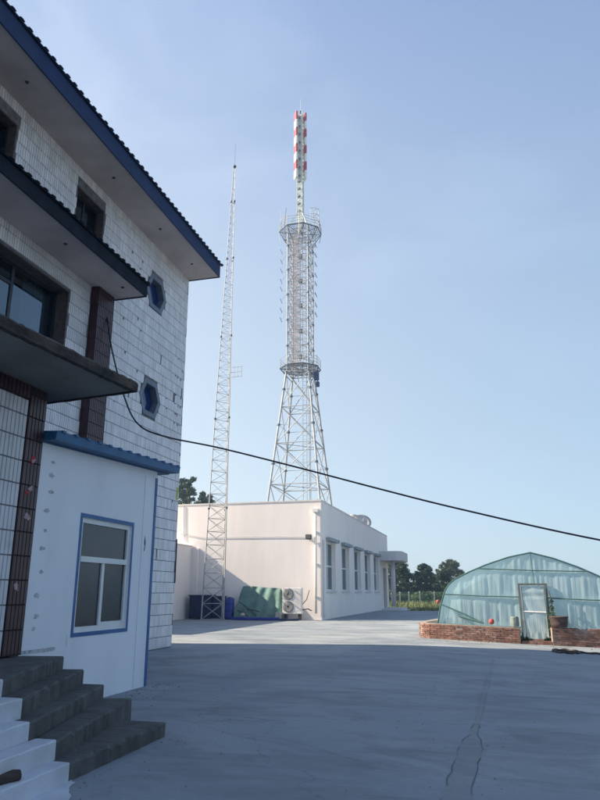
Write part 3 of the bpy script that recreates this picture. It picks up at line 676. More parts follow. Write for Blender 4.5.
# ------------------------------------------------------------------ outdoor units and clutter below the hall
ac = empty('air_conditioner', (-10.6, 37.95, 0), 'cream two-fan air conditioner outdoor unit standing against the pink wall', 'air conditioner')
MB().box(-11.14, -10.04, 37.80, 38.18, .34, 1.72).build('casing', 'ac', ac, bevel=.02)
for z in (1.38, .72):
    c = (-10.80, 37.798, z); g = MB().lathe(c, [(.30, 0), (.30, .015), (.27, .02)], 24, 'y').build('fan', 'grille', ac)
    for rr in (.24, .17, .10):
        MB().tube([(c[0] + rr * math.cos(a), 37.773, c[2] + rr * math.sin(a)) for a in np.linspace(0, 6.283, 21)], .008, 4).build('guard_ring', 'ac', g)
    MB().lathe((c[0], 37.778, c[2]), [(.05, 0), (.05, .01)], 12, 'y').build('hub', 'dark', g)
MB().box(-10.42, -10.08, 37.794, 37.799, .5, 1.6).build('side_panel', 'coping', ac)
for x in (-11.05, -10.25): MB().box(x, x + .12, 37.85, 38.15, .0, .339).build('foot', 'dark', ac)
MB().tube([(-10.03, 38, .55), (-9.75, 38.1, .6), (-9.6, 38.3, .5)], .03).build('pipe', 'dark', ac)
MB().tube([(-10.03, 38, .85), (-9.85, 38.2, 1.1), (-9.8, 38.6, 1.6)], .022).build('pipe', 'dark', ac)
cr = empty('blue_crate', (-16.2, 37.9, 0), 'large dark navy crate against the wall left of the slim mast', 'crate')
MB().box(-16.72, -15.42, 37.75, 38.55, .05, 1.28).build('body', 'navy_crate', cr, bevel=.03)
for x in (-16.4, -16.05, -15.7): MB().box(x - .04, x + .04, 37.72, 37.749, .08, 1.2).build('rib', 'navy_crate', cr)
MB().box(-16.76, -15.38, 37.7, 38.56, 1.281, 1.34).build('lid', 'navy_crate', cr, bevel=.02)
cr = empty('blue_crate', (-15, 38.2, 0), 'dark navy crate standing behind the foot of the slim mast', 'crate')
MB().box(-15.36, -14.75, 38.0, 38.6, .05, 1.22).build('body', 'navy_crate', cr, bevel=.03)
MB().box(-15.39, -14.72, 37.97, 38.62, 1.221, 1.28).build('lid', 'navy_crate', cr, bevel=.02)
br = empty('blue_drum', (-14.4, 38.1, 0), 'bright blue plastic drum right of the slim mast', 'drum')
MB().lathe((-14.38, 38.1, 0.02), [(.24, 0), (.27, .05), (.27, .35), (.255, .37), (.27, .4), (.27, .75), (.255, .77), (.27, .8), (.27, 1.1), (.2, 1.16)], 20).build('body', 'blue_plastic', br, smooth=True)
MB().lathe((-14.38, 38.1, 1.18), [(.12, 0), (.12, .04)], 16).build('lid', 'dark', br)
# green tarpaulin heap
hp = empty('tarpaulin_heap', (-12.4, 38, 0), 'heap under a sea-green tarpaulin against the pink wall', 'tarpaulin')
mb = MB(); nu, nv = 40, 22
for j in range(nv + 1):
    v = j / nv
    for i in range(nu + 1):
        u = i / nu; x = -13.95 + 2.75 * u
        top = 1.78 - .35 * max(0, u - .45) ** 1.2 - .8 * max(0, .07 - u) * 8 + .03 * math.sin(u * 9) * (1 - v)
        top *= min(1, (1 - u) * 9 + .25)
        y = BY - .06 - (.85 * v ** 1.4) - .10 * math.sin(u * 11 + v * 3) * v - .05 * math.sin(u * 29 + 2 * v)
        z = top * (1 - v ** 1.6) + .02 + .05 * math.sin(u * 13 + v * 9) * math.sin(v * 3.14)
        mb.v.append((x + .08 * math.sin(v * 6 + u * 5) * v, y, z))
for j in range(nv):
    for i in range(nu): k = j * (nu + 1) + i; mb.f.append((k, k + nu + 1, k + nu + 2, k + 1))
mb.build('cover', 'tarp', hp, smooth=True)
for a, b in (((-13.7, 37.95, .95), (-12.6, 37.62, .25)), ((-13.2, 37.8, .55), (-12.4, 37.58, .45)), ((-13.85, 38.0, .5), (-13.1, 37.7, .2))): MB().tube([a, tuple((Vector(a) + Vector(b)) / 2 + Vector((0, -.05, .04))), b], .03, 5).build('rope', 'leaf_dark', hp)
MB().extz([(-14.0, 37.35), (-12.6, 37.1), (-11.4, 37.2), (-11.2, 37.5), (-12.4, 37.62), (-13.9, 37.7)], .012, .16).build('blue_sheet', 'blue_plastic', bevel=.03, label='folded bright blue sheet on the ground before the green tarpaulin', cat='sheet')
MB().extz([(-11.15, 37.1), (-10.3, 37.0), (-10.05, 37.4), (-11.1, 37.55)], .012, .10).build('blue_sheet', 'navy_crate', bevel=.02, label='dark blue sheet lying under the air conditioner', cat='sheet')
MB().box(-11.45, -11.16, 37.5, 37.78, .05, .42).build('carton', 'card', bevel=.015, label='small pale carton left of the air conditioner foot', cat='box')
MB().sphere((-13.3, 37.35, .28), .13, sq=.8).build('stone', 'card', smooth=True, label='small pale stone on the folded blue sheet', cat='stone')

# ------------------------------------------------------------------ slim lattice mast
mast = empty('slim_lattice_mast', (-15.04, 37.3, 0), 'slim pale three-sided lattice mast standing before the pink hall wall', 'mast')
MTOP = 28.6
def mc(z): return Vector((-14.66 + .33 * z / MTOP, 36.75, z))
def mw(z): return (1.36 * (1 - z / 13) + .86 * z / 13) if z < 13 else .86 + (.12 - .86) * (z - 13) / (MTOP - 13)
ANG = [R(205), R(325), R(85)]
def mp(z, k): return mc(z) + Vector((math.cos(ANG[k]), math.sin(ANG[k]), 0)) * mw(z) * .577
for k in range(3): MB().tube([mp(z, k) for z in (0, 13, MTOP)], .036, 6, .016).build('leg', 'mast', mast)
z = .05; n = 0
while z < MTOP - .3:
    h = max(.42, mw(z) * .62); z1 = min(z + h, MTOP)
    mb = MB(); r = .015 if z < 14 else .011
    for k in range(3):
        a, b = k, (k + 1) % 3
        mb.tube([mp(z, a), mp(z, b)], r, 4); mb.tube([mp(z, a), mp(z1, b)] if n % 2 else [mp(z, b), mp(z1, a)], r * .9, 4)
        if z < 6.5: mb.tube([mp(z, b), mp(z1, a)] if n % 2 else [mp(z, a), mp(z1, b)], r * .8, 4)
    mb.build('brace', 'mast', mast); z = z1; n += 1
for z in (6.1, 11.4, 16.6, 21.9, 26.0):
    for k in range(3): MB().lathe(tuple(mp(z, k)), [(.07, -.05), (.07, .05)], 8).build('flange', 'tower_dark', mast)
MB().tube([mc(MTOP - .1), mc(MTOP) + Vector((0, 0, 1.9))], .018, 5, .008).build('lightning_rod', 'mast', mast)
MB().sphere(tuple(mc(MTOP + .05)), .11).build('beacon', 'dark', mast)
mb = MB(); p = mp(14.2, 1); q = p + Vector((.75, -.05, 0))
for dz in (-.3, 0, .3): mb.tube([p + Vector((.1, 0, dz)), q + Vector((0, 0, dz))], .014, 4)
for t in (.35, .65, 1.): mb.tube([p.lerp(q, t) + Vector((0, 0, -.38)), p.lerp(q, t) + Vector((0, 0, .38))], .012, 4)
mb.tube([p, p + Vector((.2, 0, 0))], .025, 5); mb.build('grid_antenna', 'mast', mast)

# ------------------------------------------------------------------ great lattice tower
TC = Vector((-19.25, 72, 0))
tw = empty('lattice_tower', tuple(TC), 'tall steel lattice broadcast tower with two platforms and red-white antenna top', 'tower')
def tw_w(z): return 2.48 if z > 25.6 else 2.62 + (25.6 - z) * .207
def tp(z, k): h = tw_w(z) / 2; s = ((-1, -1), (1, -1), (1, 1), (-1, 1))[k]; return TC + Vector((s[0] * h, s[1] * h, z))
for k in range(4): MB().tube([tp(0, k), tp(25.6, k)], .115, 8).tube([tp(25.61, k), tp(44.0, k)], .085, 8).build('leg', 'tower', tw)
levels = [0, 4.3, 8.5, 12.6, 17.2, 21.4, 25.6]
for i in range(len(levels) - 1):
    a, b = levels[i], levels[i + 1]; m = (a + b) / 2
    for k in range(4):
        j = (k + 1) % 4; mb = MB()
        mb.tube([tp(a, k), tp(b, j)], .05, 5); mb.tube([tp(a, j), tp(b, k)], .05, 5)
        mb.tube([tp(b, k), tp(b, j)], .055, 5)
        X = (tp(a, k) + tp(b, j) + tp(a, j) + tp(b, k)) / 4
        mb.tube([tp(m, k), tp(m, k).lerp(X, .98)], .028, 4); mb.tube([tp(m, j), tp(m, j).lerp(X, .98)], .028, 4)
        mb.build('brace', 'tower', tw)
    mb = MB(); mb.tube([tp(b, 0), tp(b, 2)], .035, 4); mb.tube([tp(b - .001, 1), tp(b, 3)], .035, 4); mb.build('plan_brace', 'tower', tw)
    for k in range(4): MB().lathe(tuple(tp(m, k)), [(.20, -.1), (.20, .1)], 8).build('flange', 'tower_dark', tw)
z = 25.6; n = 0
while z < 43.0:
    z1 = z + 1.6
    for k in range(4):
        j = (k + 1) % 4; mb = MB(); mb.tube([tp(z, k), tp(z, j)], .045, 4); mb.tube([tp(z + .8, k), tp(z + .8, j)], .03, 4); mb.tube([tp(z, k), tp(z1, j)], .038, 4); mb.tube([tp(z, j), tp(z1, k)], .038, 4); mb.build('brace', 'tower', tw)
    if n % 2 == 0:
        for k in range(4): MB().lathe(tuple(tp(z, k)), [(.15, -.09), (.15, .09)], 8).build('flange', 'tower_dark', tw)
    else:
        mb = MB(); mb.box(TC.x - .2, TC.x + .25, TC.y - .2, TC.y + .2, z + .3, z + .75); mb.build('splitter_box', 'tower_dark', tw)
    z = z1; n += 1
# ladder and feeder cables inside
mb = MB(); lx = TC.x + .55
for s in (-.22, .22): mb.tube([(lx + s + .1, TC.y - .3, 0), (lx + s, TC.y - .3, 45)], .03, 5)
mb.build('ladder_rail', 'tower', tw)
mb = MB(); z = .3
while z < 45: mb.tube([(lx - .2, TC.y - .3, z), (lx + .24, TC.y - .3, z)], .018, 4); z += .45
mb.build('ladder_rungs', 'tower', tw, kind='stuff')
for i, dx in enumerate((-.85, -.72, -.58, -.44, -.30, -.15, .05, .18)):
    MB().tube([(TC.x + dx, TC.y - .75 + .1 * (i % 2), 25.8), (TC.x + dx + .02, TC.y - .75, 43.8)], .045, 5).build('feeder_cable', 'feeder', tw)
for i, dx in enumerate((.95, 1.08)): MB().tube([(TC.x + dx, TC.y + .6, 0), (TC.x + dx - .1, TC.y + .6, 26)], .04, 5).build('feeder_cable', 'tower', tw)
z = 27.0
while z < 44: MB().tube([(TC.x - 1.0, TC.y - .9, z), (TC.x + .1, TC.y - .9, z + .02)], .035, 4).build('cable_tray', 'feeder', tw); z += .8
def platform(zp, half, zb, rail):
    mb = MB(); n = 8; pl = []
    for i in range(n): a = math.pi / 8 + i * math.pi / 4; pl.append((TC.x + half * 1.08 * math.cos(a), TC.y + half * 1.08 * math.sin(a)))
    hole = [(TC.x + (x - TC.x) * .5, TC.y + (y - TC.y) * .5) for x, y in pl]
    for q in (1., .985, .88, .78, .68, .58, .5):
        ring = [(TC.x + (x - TC.x) * q, TC.y + (y - TC.y) * q, zp + (.05 if q != .985 else -.02)) for x, y in pl]; mb.tube(ring + [ring[0]], .045 if q > .9 or q == .5 else .022, 4)
    for i in range(40):
        a = 2 * math.pi * i / 40; rr = half * 1.0; mb.tube([(TC.x + rr * .56 * math.cos(a), TC.y + rr * .56 * math.sin(a), zp + .06), (TC.x + rr * math.cos(a), TC.y + rr * math.sin(a), zp + .06)], .02, 4)
    p = mb.build('platform', 'tower_dark', tw)
    for h in (.45, .8, 1.15): MB().tube([(x, y, zp + h) for x, y in pl] + [(*pl[0], zp + h)], .026, 4).build('rail', 'tower', p)
    for (x, y) in pl:
        MB().tube([(x, y, zp), (x, y, zp + 1.2)], .03, 4).build('rail_post', 'tower', p)
        MB().tube([(x, y, zp), (TC.x + (x - TC.x) * .52, TC.y + (y - TC.y) * .52, zb)], .045, 4).build('bracket', 'tower_dark', p)
    for i in range(n): x, y = pl[i]; MB().tube([(x, y, zp - .04), (TC.x, TC.y, zp - .05)], .05, 4).build('joist', 'tower_dark', p)
    return p
p1 = platform(26.2, 2.2, 24.9, True)
p2 = platform(43.7, 2.4, 41.8, True)
# ring of darker beams and folded frames round the top platform
for i in range(8):
    a = i * math.pi / 4 + .2; r = 2.3; x, y = TC.x + r * math.cos(a), TC.y + r * math.sin(a)
    MB().tube([(x, y, 42.3 + .3 * (i % 2)), (x + .25 * math.cos(a), y + .25 * math.sin(a), 43.5), (x, y, 45.5 + .4 * (i % 3))], .04, 4).build('stay_rod', 'tower_dark' if i % 2 else 'tower', p2)
mb = MB(); x0 = TC.x + 2.0; y0 = TC.y - .9
for dz in (43.8, 44.6, 45.4, 46.2): mb.tube([(x0 - .5, y0, dz + .25), (x0 + .1, y0, dz + .2), (x0 + .55, y0 + .2, dz)], .035, 4)
for dx in (-.5, .1, .5): mb.tube([(x0 + dx, y0 + .1, 43.7), (x0 + dx, y0 + .1, 46.4 - .3 * (dx > .3))], .035, 4)
mb.build('access_cage', 'tower', p2)
for (dx, dz) in ((-2.2, 46.6), (-1.9, 46.0), (-1.5, 46.1)): MB().tube([(TC.x + dx, TC.y - 1, 43.7), (TC.x + dx, TC.y - 1, dz)], .03, 4).build('whip_antenna', 'tower', p2)
for k in range(4):
    h = .4; s = ((-1, -1), (1, -1), (1, 1), (-1, 1))[k]
    MB().tube([tp(43.9, k), TC + Vector((s[0] * .32, s[1] * .32, 46.4))], .06, 5).build('cone_strut', 'greenish', tw)
# unidentified dark shape of boxes and rods by the leg below the lower platform
shape_mb = MB(); c = TC + Vector((2.15, -.9, 24.7))
shape_mb.box(c.x - .28, c.x + .22, c.y - .25, c.y + .25, c.z - .2, c.z + .75); shape_mb.tube([c + Vector((.1, 0, .75)), c + Vector((.15, 0, 1.5))], .06, 5); shape_mb.tube([c + Vector((-.25, 0, .3)), c + Vector((-.75, .2, .9))], .06, 5)
shape_mb.box(c.x - .05, c.x + .28, c.y - .2, c.y + .2, c.z - 1.0, c.z - .45); shape_mb.tube([c + Vector((.1, 0, -.2)), c + Vector((.1, 0, -.5))], .07, 5)
shape_mb.build('unidentified_dark_shape', 'navy', tw)
# dipoles on both sides
zs_l = [41.0, 39.7, 38.5, 37.1, 36.1, 34.6, 33.4, 32.2]; zs_r = [41.3, 40.0, 38.8, 37.4, 36.3, 34.9, 33.6, 32.4]
for i in range(8):
    zc = zs_r[i // 2 * 2] / 2 + zs_r[i // 2 * 2 + 1] / 2
    for s, zs in ((-1, zs_l), (1, zs_r)):
        z = zs[i]; y = TC.y - .9; xo = TC.x + s * 2.12; mb = MB()
        mb.tube([(TC.x + s * 1.25, TC.y - 1.1, zc), (xo, y, z)], .022, 4)
        d = mb.build('dipole_arm', 'tower', tw)
        MB().tube([(xo - .12, y, z + .36), (xo + .12, y, z - .3)], .045, 5).build('dipole', 'tower_dark', d)
# slender pole, steps and antenna stack
def pp_(z, k, h=.34): s = ((-1, -1), (1, -1), (1, 1), (-1, 1))[k]; return TC + Vector((s[0] * h, s[1] * h, z))
for k in range(4): MB().tube([pp_(43.8, k), pp_(61.2, k)], .05, 5).build('pole_leg', 'greenish', tw)
z = 45.4
while z < 61:
    mb = MB()
    for k in range(4): mb.tube([pp_(z, k), pp_(z + .6, (k + 1) % 4)], .025, 4); mb.tube([pp_(z, k), pp_(z, (k + 1) % 4)], .025, 4)
    mb.build('pole_brace', 'greenish', tw); z += .6
mb = MB(); mb.box(TC.x - .28, TC.x + .28, TC.y - .05, TC.y + .28, 43.9, 60.9); mb.build('pole_core', 'greenish', tw)
z = 46.4
while z < 51: MB().prism([(TC.x - .2, TC.y - .5, z), (TC.x - .2, TC.y - .2, z), (TC.x - .2, TC.y - .35, z + .5)], [(TC.x + .12, TC.y - .5, z + .22), (TC.x + .12, TC.y - .2, z + .22), (TC.x + .12, TC.y - .35, z + .3)]).build('step_bracket', 'tower_dark', tw); z += 1.05
z = 51.3
for i in range(8):
    m = 'whitep' if i % 2 == 0 else 'redp'
    for s in (-1, 1):
        ca, sa = math.cos(R(33)), math.sin(R(33))
        MB().extz([(TC.x + s * (px_ * ca - py_ * sa), TC.y + s * (px_ * sa + py_ * ca)) for px_, py_ in ((-.72, -.45), (-.48, -.45), (-.48, .45), (-.72, .45))], z + .03, z + 1.2).build('antenna_panel', m, tw, bevel=.03)
    MB().box(TC.x - .14, TC.x + .14, TC.y - .44, TC.y - .35, z + .1, z + .4).build('feed_joint', 'tower_dark', tw)
    z += 1.21
MB().lathe((TC.x, TC.y, 61.0), [(.12, 0), (.14, .15), (.10, .4)], 10).build('beacon', 'dark', tw)
MB().tube([TC + Vector((.02, 0, 61.3)), TC + Vector((.02, 0, 63.2))], .02, 4).build('lightning_rod', 'tower', tw)

# ------------------------------------------------------------------ overhead cable
def bez(ps, n=24):
    out = []
    P_ = [ps[0]] + ps + [ps[-1]]
    for i in range(1, len(P_) - 2):
        a, b, c, d = (Vector(P_[k]) for k in (i - 1, i, i + 1, i + 2))
        for j in range(n):
            t = j / n; out.append(.5 * ((2 * b) + (c - a) * t + (2 * a - 5 * b + 4 * c - d) * t * t + (3 * b - a - 3 * c + d) * t ** 3))
    out.append(Vector(ps[-1])); return out
def pix(x, y, t):       # a point on the line of sight of a spot of the photograph, t metres ahead
    P = math.atan(192 / 680); yw = R(15); fw = Vector((-math.sin(yw) * math.cos(P), math.cos(yw) * math.cos(P), math.sin(P))); r = Vector((math.cos(yw), math.sin(yw), 0)); u = r.cross(fw)
    return Vector((0, 0, 1.5)) + (fw + r * ((x - 300) / 680) + u * ((400 - y) / 680)) * t
cab = bez([pix(107, 316, 16.75), pix(112, 350, 16.4), pix(124, 396, 16.0), pix(138, 424, 15.6), pix(165, 436.5, 15.3), pix(220, 448, 15.0), pix(300, 468, 14.6), pix(380, 489, 14.2), pix(460, 509, 13.9), pix(600, 540, 13.4), pix(800, 575, 12.6)], 10)
MB().tube(cab, .019, 7).build('overhead_cable', 'cable', smooth=True, label='thick black cable sagging from the tiled wall across the sky', cat='cable')

# ------------------------------------------------------------------ greenhouse
GC, GY, GH = 1.46, 25.4, 3.31
gh = empty('greenhouse', (GC, GY, ground_z(GC)), 'teal plastic-film greenhouse with rounded gable behind a low brick wall', 'greenhouse')
prof = [(3.31, -.05), (3.29, .45), (3.18, 1.0), (3.0, 1.55), (2.84, 1.80), (2.62, 1.99), (2.1, 2.26), (1.51, 2.52), (.75, 2.79), (0, 2.97)]
full = [(-a, b) for a, b in prof] + [(a, b) for a, b in prof[::-1][1:]]
def gz(x): return -.035 * (x + 2.5)       # the greenhouse follows the falling ground
def garch(x):
    a = min(3.31, abs(x - GC))
    for (a0, b0), (a1, b1) in zip(prof[:-1], prof[1:]):
        if a1 <= a <= a0: return b0 + (b1 - b0) * (a0 - a) / (a0 - a1)
    return 0
DX0, DX1, DZ = 1.02, 1.80, 1.86
mb = MB(); nx, nz = 132, 48; idx = {}
for i in range(nx + 1):
    x = GC - 3.305 + 6.61 * i / nx; top = garch(x)
    for j in range(nz + 1):
        z = top * j / nz
        dy = .008 * math.sin(x * 9 + z * .8) + .006 * math.sin(x * 23 + z * 1.1 + 1.) + .02 * math.sin(x * 2.2) * math.sin(z * 1.5) + .006 * math.sin(x * 37 - z * 1.5)
        dy *= min(1, min(abs(z - 1.42), abs(z - .45), abs(z - 2.3)) * 4 + .15)
        mb.v.append((x, GY + dy, z + gz(x)))
for i in range(nx):
    for j in range(nz):
        x = GC - 3.305 + 6.61 * (i + .5) / nx; z = garch(x) * (j + .5) / nz
        if DX0 < x < DX1 and z < DZ: continue
        k = i * (nz + 1) + j; mb.f.append((k, k + nz + 1, k + nz + 2, k + 1))
mb.build('gable_film', 'film', gh, smooth=True)
GL = 20.
mb = MB(); ny = 40
for j in range(ny + 1):
    y = GY + .02 + GL * j / ny; sag = .04 * abs(math.sin(math.pi * j * .5))
    for (a, b) in full: mb.v.append((GC + a * (1 - sag * .3), y, max(b - sag, 0) + gz(GC + a)))
n = len(full)
for j in range(ny):
    for i in range(n - 1): k = j * n + i; mb.f.append((k, k + n, k + n + 1, k + 1))
mb.build('roof_film', 'film', gh, smooth=True)
MB().add([(GC + a, GY + GL + .03, b + gz(GC + a)) for a, b in full], [tuple(range(n))]).build('rear_film', 'film', gh)
for k in range(11):
    y = GY - .02 + k * 2 if k == 0 else GY + k * 2
    MB().tube([(GC + a * .995, y, b * .995 + gz(GC + a)) for a, b in full], .022 if k else .028, 5).build('hoop', 'gpipe', gh)
def hbar(z, x0, x1, r=.02): MB().tube([(x0, GY - .035, z + gz(x0)), ((x0 + x1) / 2, GY - .035, z - .015 + gz((x0 + x1) / 2)), (x1, GY - .035, z + gz(x1))], r, 5).build('cross_bar', 'gpipe', gh)
hbar(2.37, GC - 1.8, GC + 1.8); hbar(1.46, GC - 3.02, DX0 - .05); hbar(1.46, DX1 + .1, GC + 3.02); hbar(.47, GC - 3.28, DX0 - .05, .016); hbar(.47, DX1 + .1, GC + 3.28, .016)
MB().tube([(GC + .05, GY - .03, 1.9 + gz(GC)), (GC, GY - .03, 2.95 + gz(GC))], .012, 5).build('king_rod', 'gpipe', gh)
mb = MB(); z0 = gz(1.4)
mb.box(DX0 - .06, DX0, GY - .1, GY - .03, z0, z0 + DZ + .06); mb.box(DX1 + .04, DX1 + .11, GY - .1, GY - .03, z0, z0 + DZ + .06); mb.box(DX0, DX1 + .04, GY - .1, GY - .03, z0 + DZ, z0 + DZ + .06); mb.build('door_frame', 'gframe', gh)
dr = MB(); tl = .03
def dq(x, z): return (x + tl * (DZ - z) * .9, GY - .13, z0 + z)
dr.tube([dq(DX0 + .04, .12), dq(DX0 + .04, DZ - .05), dq(DX1 - .02, DZ - .05), dq(DX1 - .02, .12), dq(DX0 + .04, .12)], .02, 5); door = dr.build('door', 'gframe', gh)
mb = MB(); n1, n2 = 14, 30
for j in range(n2 + 1):
    for i in range(n1 + 1):
        u, v = i / n1, j / n2; q = dq(DX0 + .05 + (DX1 - .03 - DX0 - .05) * u, .12 + (DZ - .18) * v); mb.v.append((q[0], q[1] + .012 * math.sin(u * 9 + v * 13) + .01 * math.sin(v * 40) * (v > .75) + .012 * math.sin(u * 22) * (v < .12), q[2]))
for j in range(n2):
    for i in range(n1): k = j * (n1 + 1) + i; mb.f.append((k, k + 1, k + n1 + 2, k + n1 + 1))
mb.build('door_film', 'door_film', door, smooth=True)
MB().tube([dq(DX0 + .04, 1.0), dq(DX1 - .02, .97)], .025, 5).build('door_bar', 'pipe', door)
# brick planter walls
def fol(poly, t):
    L = [ (Vector(b) - Vector(a)).length for a, b in zip(poly[:-1], poly[1:])]; tot = sum(L); d = t
    for (a, b), l in zip(zip(poly[:-1], poly[1:]), L):
        if d <= l: v = (Vector(b) - Vector(a)).normalized(); return Vector(a) + v * d, v
        d -= l
    v = (Vector(poly[-1]) - Vector(poly[-2])).normalized(); return Vector(poly[-1]), v
def brick_wall(name, poly, h, th, label):
    root = empty(name, (poly[0][0], poly[0][1], ground_z(poly[0][0])), label, 'brick wall')
    L = sum((Vector(b) - Vector(a)).length for a, b in zip(poly[:-1], poly[1:])); mort = MB(); br_ = MB()
    def slab_(mb, t0, t1, z0, z1, o0, o1):
        (p, v), (q, w) = fol(poly, t0), fol(poly, t1); nv, nw = Vector((v.y, -v.x)), Vector((w.y, -w.x))
        pts = [p + nv * o0, q + nw * o0, q + nw * o1, p + nv * o1]
        mb.prism([(a.x, a.y, z0 + gz2(a.x)) for a in pts], [(a.x, a.y, z1 + gz2(a.x)) for a in pts])
    def gz2(x): return ground_z(x)
    t = 0
    while t < L - .01: t1 = min(L, t + .25); slab_(mort, t, t1, -.05, h - .012, -th, -.0); t = t1
    mort.build('core', 'bmortar', root)
    c = 0; z = .003
    while z + .05 < h + .02:
        t = -.12 * (c % 2)
        while t < L:
            a, b = max(0, t), min(L, t + .235)
            if b - a > .05 and random.random() > (.10 if z > h - .08 else .015):
                slab_(br_, a + .005, b - .005, z, z + .056, .001, .012 + random.uniform(-.006, .012))
                if z > h - .075: slab_(br_, a + .005, b - .005, z + .001, z + .066 + random.uniform(-.004, .012), -th - .01, -.002)
            t += .245
        z += .068; c += 1
    br_.build('bricks', 'brick', root, kind='stuff'); return root
brick_wall('brick_wall', [(-1.85, 31.0), (-2.25, 28.0), (-2.5, 25.9), (-2.42, 25.2), (-2.05, 24.85), (-1.2, 24.62), (.87, 24.42)], .50, .24, 'low red brick planter wall left of the greenhouse door')
brick_wall('brick_wall', [(1.86, 24.42), (3.3, 24.55), (6.2, 24.8)], .54, .24, 'low red brick planter wall right of the greenhouse door')
mb = MB()
for x0, x1 in ((-2.1, .85), (1.9, 5.6)):
    mb.prism([(x0, 24.9, ground_z(x0) - .02), (x1, 24.72, ground_z(x1) - .02), (x1, 25.36, ground_z(x1) - .02), (x0, 25.36, ground_z(x0) - .02)], [(x0, 24.9, ground_z(x0) + .36), (x1, 24.72, ground_z(x1) + .38), (x1, 25.36, ground_z(x1) + .4), (x0, 25.36, ground_z(x0) + .36)])
mb.build('planter_soil', 'soil', kind='structure')
th = empty('threshold', (1.35, 24.6, ground_z(1.35)), 'worn brick threshold on the ground below the greenhouse door', 'threshold')
z0 = ground_z(1.35); k = 0
for r_ in range(3):
    for i in range(4):
        x = .9 + i * .235; MB().box(x + .004, x + .228, 24.45 + r_ * .26, 24.70 + r_ * .26, z0 - .05, z0 + .10 + random.uniform(-.008, .01)).build('brick', 'brick', th)
# things on and by the wall
MB().sphere((-.0, 24.75, .50 + .05), .095).build('red_ball', 'ball', smooth=True, label='red ball resting on top of the brick wall', cat='ball')
MB().sphere((-1.76, 25.25, 1.18), .065).build('red_ball', 'ball', smooth=True, label='red ball hanging at the left edge of the greenhouse film', cat='ball')
MB().tube([(-1.72, 25.2, 1.12), (-.9, 25.05, .78), (-.25, 24.9, .48)], .03, 6).build('prop_pole', 'gpipe', label='dark slanting pole leaning across the greenhouse front', cat='pole')
MB().tube([(-1.05, 25.0, .70), (-.35, 24.8, .52)], .035, 5).build('rolled_cloth', 'gpipe', label='blue-green bundle at the lower end of the slanting pole', cat='bundle')
MB().lathe((.74, 24.60, .41), [(.13, 0), (.14, .1), (.13, .28), (.11, .31)], 10).build('stone_post', 'stone', smooth=False, label='short grey stone post on the wall end left of the door', cat='post')
bk = empty('bucket', (2.12, 24.75, .38), 'brown bucket standing on the wall right of the door', 'bucket')
MB().lathe((2.12, 24.62, .40), [(.24, 0), (.27, .12), (.28, .30), (.30, .31), (.29, .34), (.25, .33), (.23, .1)], 18).build('body', 'bucket', bk, smooth=True)
MB().tube([(2.12 - .28, 24.62, .72), (2.12, 24.4, .60), (2.4, 24.62, .72)], .012, 5).build('handle', 'dark', bk)
# hose on the ground
hs = []
for i in range(90):
    t = i / 89
    if t < .55: a = t / .55 * 6.6 + 2.5; hs.append((2.0 + .36 * math.cos(a), 21.9 + .55 * math.sin(a)))
    else:
        u = (t - .55) / .45; hs.append((2.0 + .36 * math.cos(9.1) + u * 2.6 + .3 * u, 21.9 + .55 * math.sin(9.1) - 1.4 * u + .12 * math.sin(u * 6)))
MB().tube([(x, y, ground_z(x) + .03 + .012 * math.sin(i)) for i, (x, y) in enumerate(hs)], .03, 6).build('hose', 'hose', smooth=True, label='dark hose coiled on the sunlit concrete before the brick wall', cat='hose')

# ------------------------------------------------------------------ plants
def leaves(centers, radii, n, size, seed, squash=.8, hollow=.1):
    g = np.random.default_rng(seed); cs = np.array(centers, float); rs = np.array(radii, float)
    w = rs ** 2; k = g.choice(len(cs), n, p=w / w.sum())
    d = g.normal(size=(n, 3)); d /= np.linalg.norm(d, axis=1)[:, None]; rad = (hollow + (1 - hollow) * g.random(n) ** .6)[:, None]
    p = cs[k] + d * rad * rs[k][:, None] * np.array([1, 1, squash])
    a = g.normal(size=(n, 3)); a /= np.linalg.norm(a, axis=1)[:, None]; b = np.cross(a, g.normal(size=(n, 3))); b /= np.linalg.norm(b, axis=1)[:, None]
    s = size * (.6 + .8 * g.random(n))[:, None]
    v = np.stack([p - a * s, p - b * s * .45, p + a * s, p + b * s * .45], 1).reshape(-1, 3)
    mb = MB(); mb.v = v.tolist(); mb.f = [(4 * i, 4 * i + 1, 4 * i + 2, 4 * i + 3) for i in range(n)]; return mb
def tree(base, h, spread, seed, m, label, nleaf=5000, lsize=.14, nblob=26, group=None, name='tree', low=.3):
    g = random.Random(seed); b = Vector(base); t = empty(name, base, label, 'tree', group)
    tr = MB(); tr.tube([b - Vector((0, 0, .3)), b + Vector((g.uniform(-.1, .1), 0, h * .35)), b + Vector((g.uniform(-.2, .2), 0, h * .8))], h * .022, 7, h * .006)
    cs, rs = [], []
    for i in range(nblob):
        f = low + (1 - low) * (i + .5) / nblob; wd = spread * (math.sin(math.pi * min(1, .22 + .78 * (f - low) / (1 - low) * .95)) ** .7)
        a = g.uniform(0, 6.28); r = wd * math.sqrt(g.random()); c = b + Vector((r * math.cos(a), r * math.sin(a), f * h * .97)); cs.append(tuple(c)); rs.append(spread * g.uniform(.12, .26))
        tr.tube([b + Vector((0, 0, max(.3, f * h * .97 - r * .8 - .4))), c], h * .006, 4, h * .002)
    tr.build('trunk', 'bark', t); leaves(cs, rs, nleaf, lsize, seed).build('crown', m, t); return t
def at(px, py, Y):
    P = pix(px, py, 1.) - Vector((0, 0, 1.5)); return Vector((0, 0, 1.5)) + P * (Y / P.y)
tg = 'trees beyond the yard'
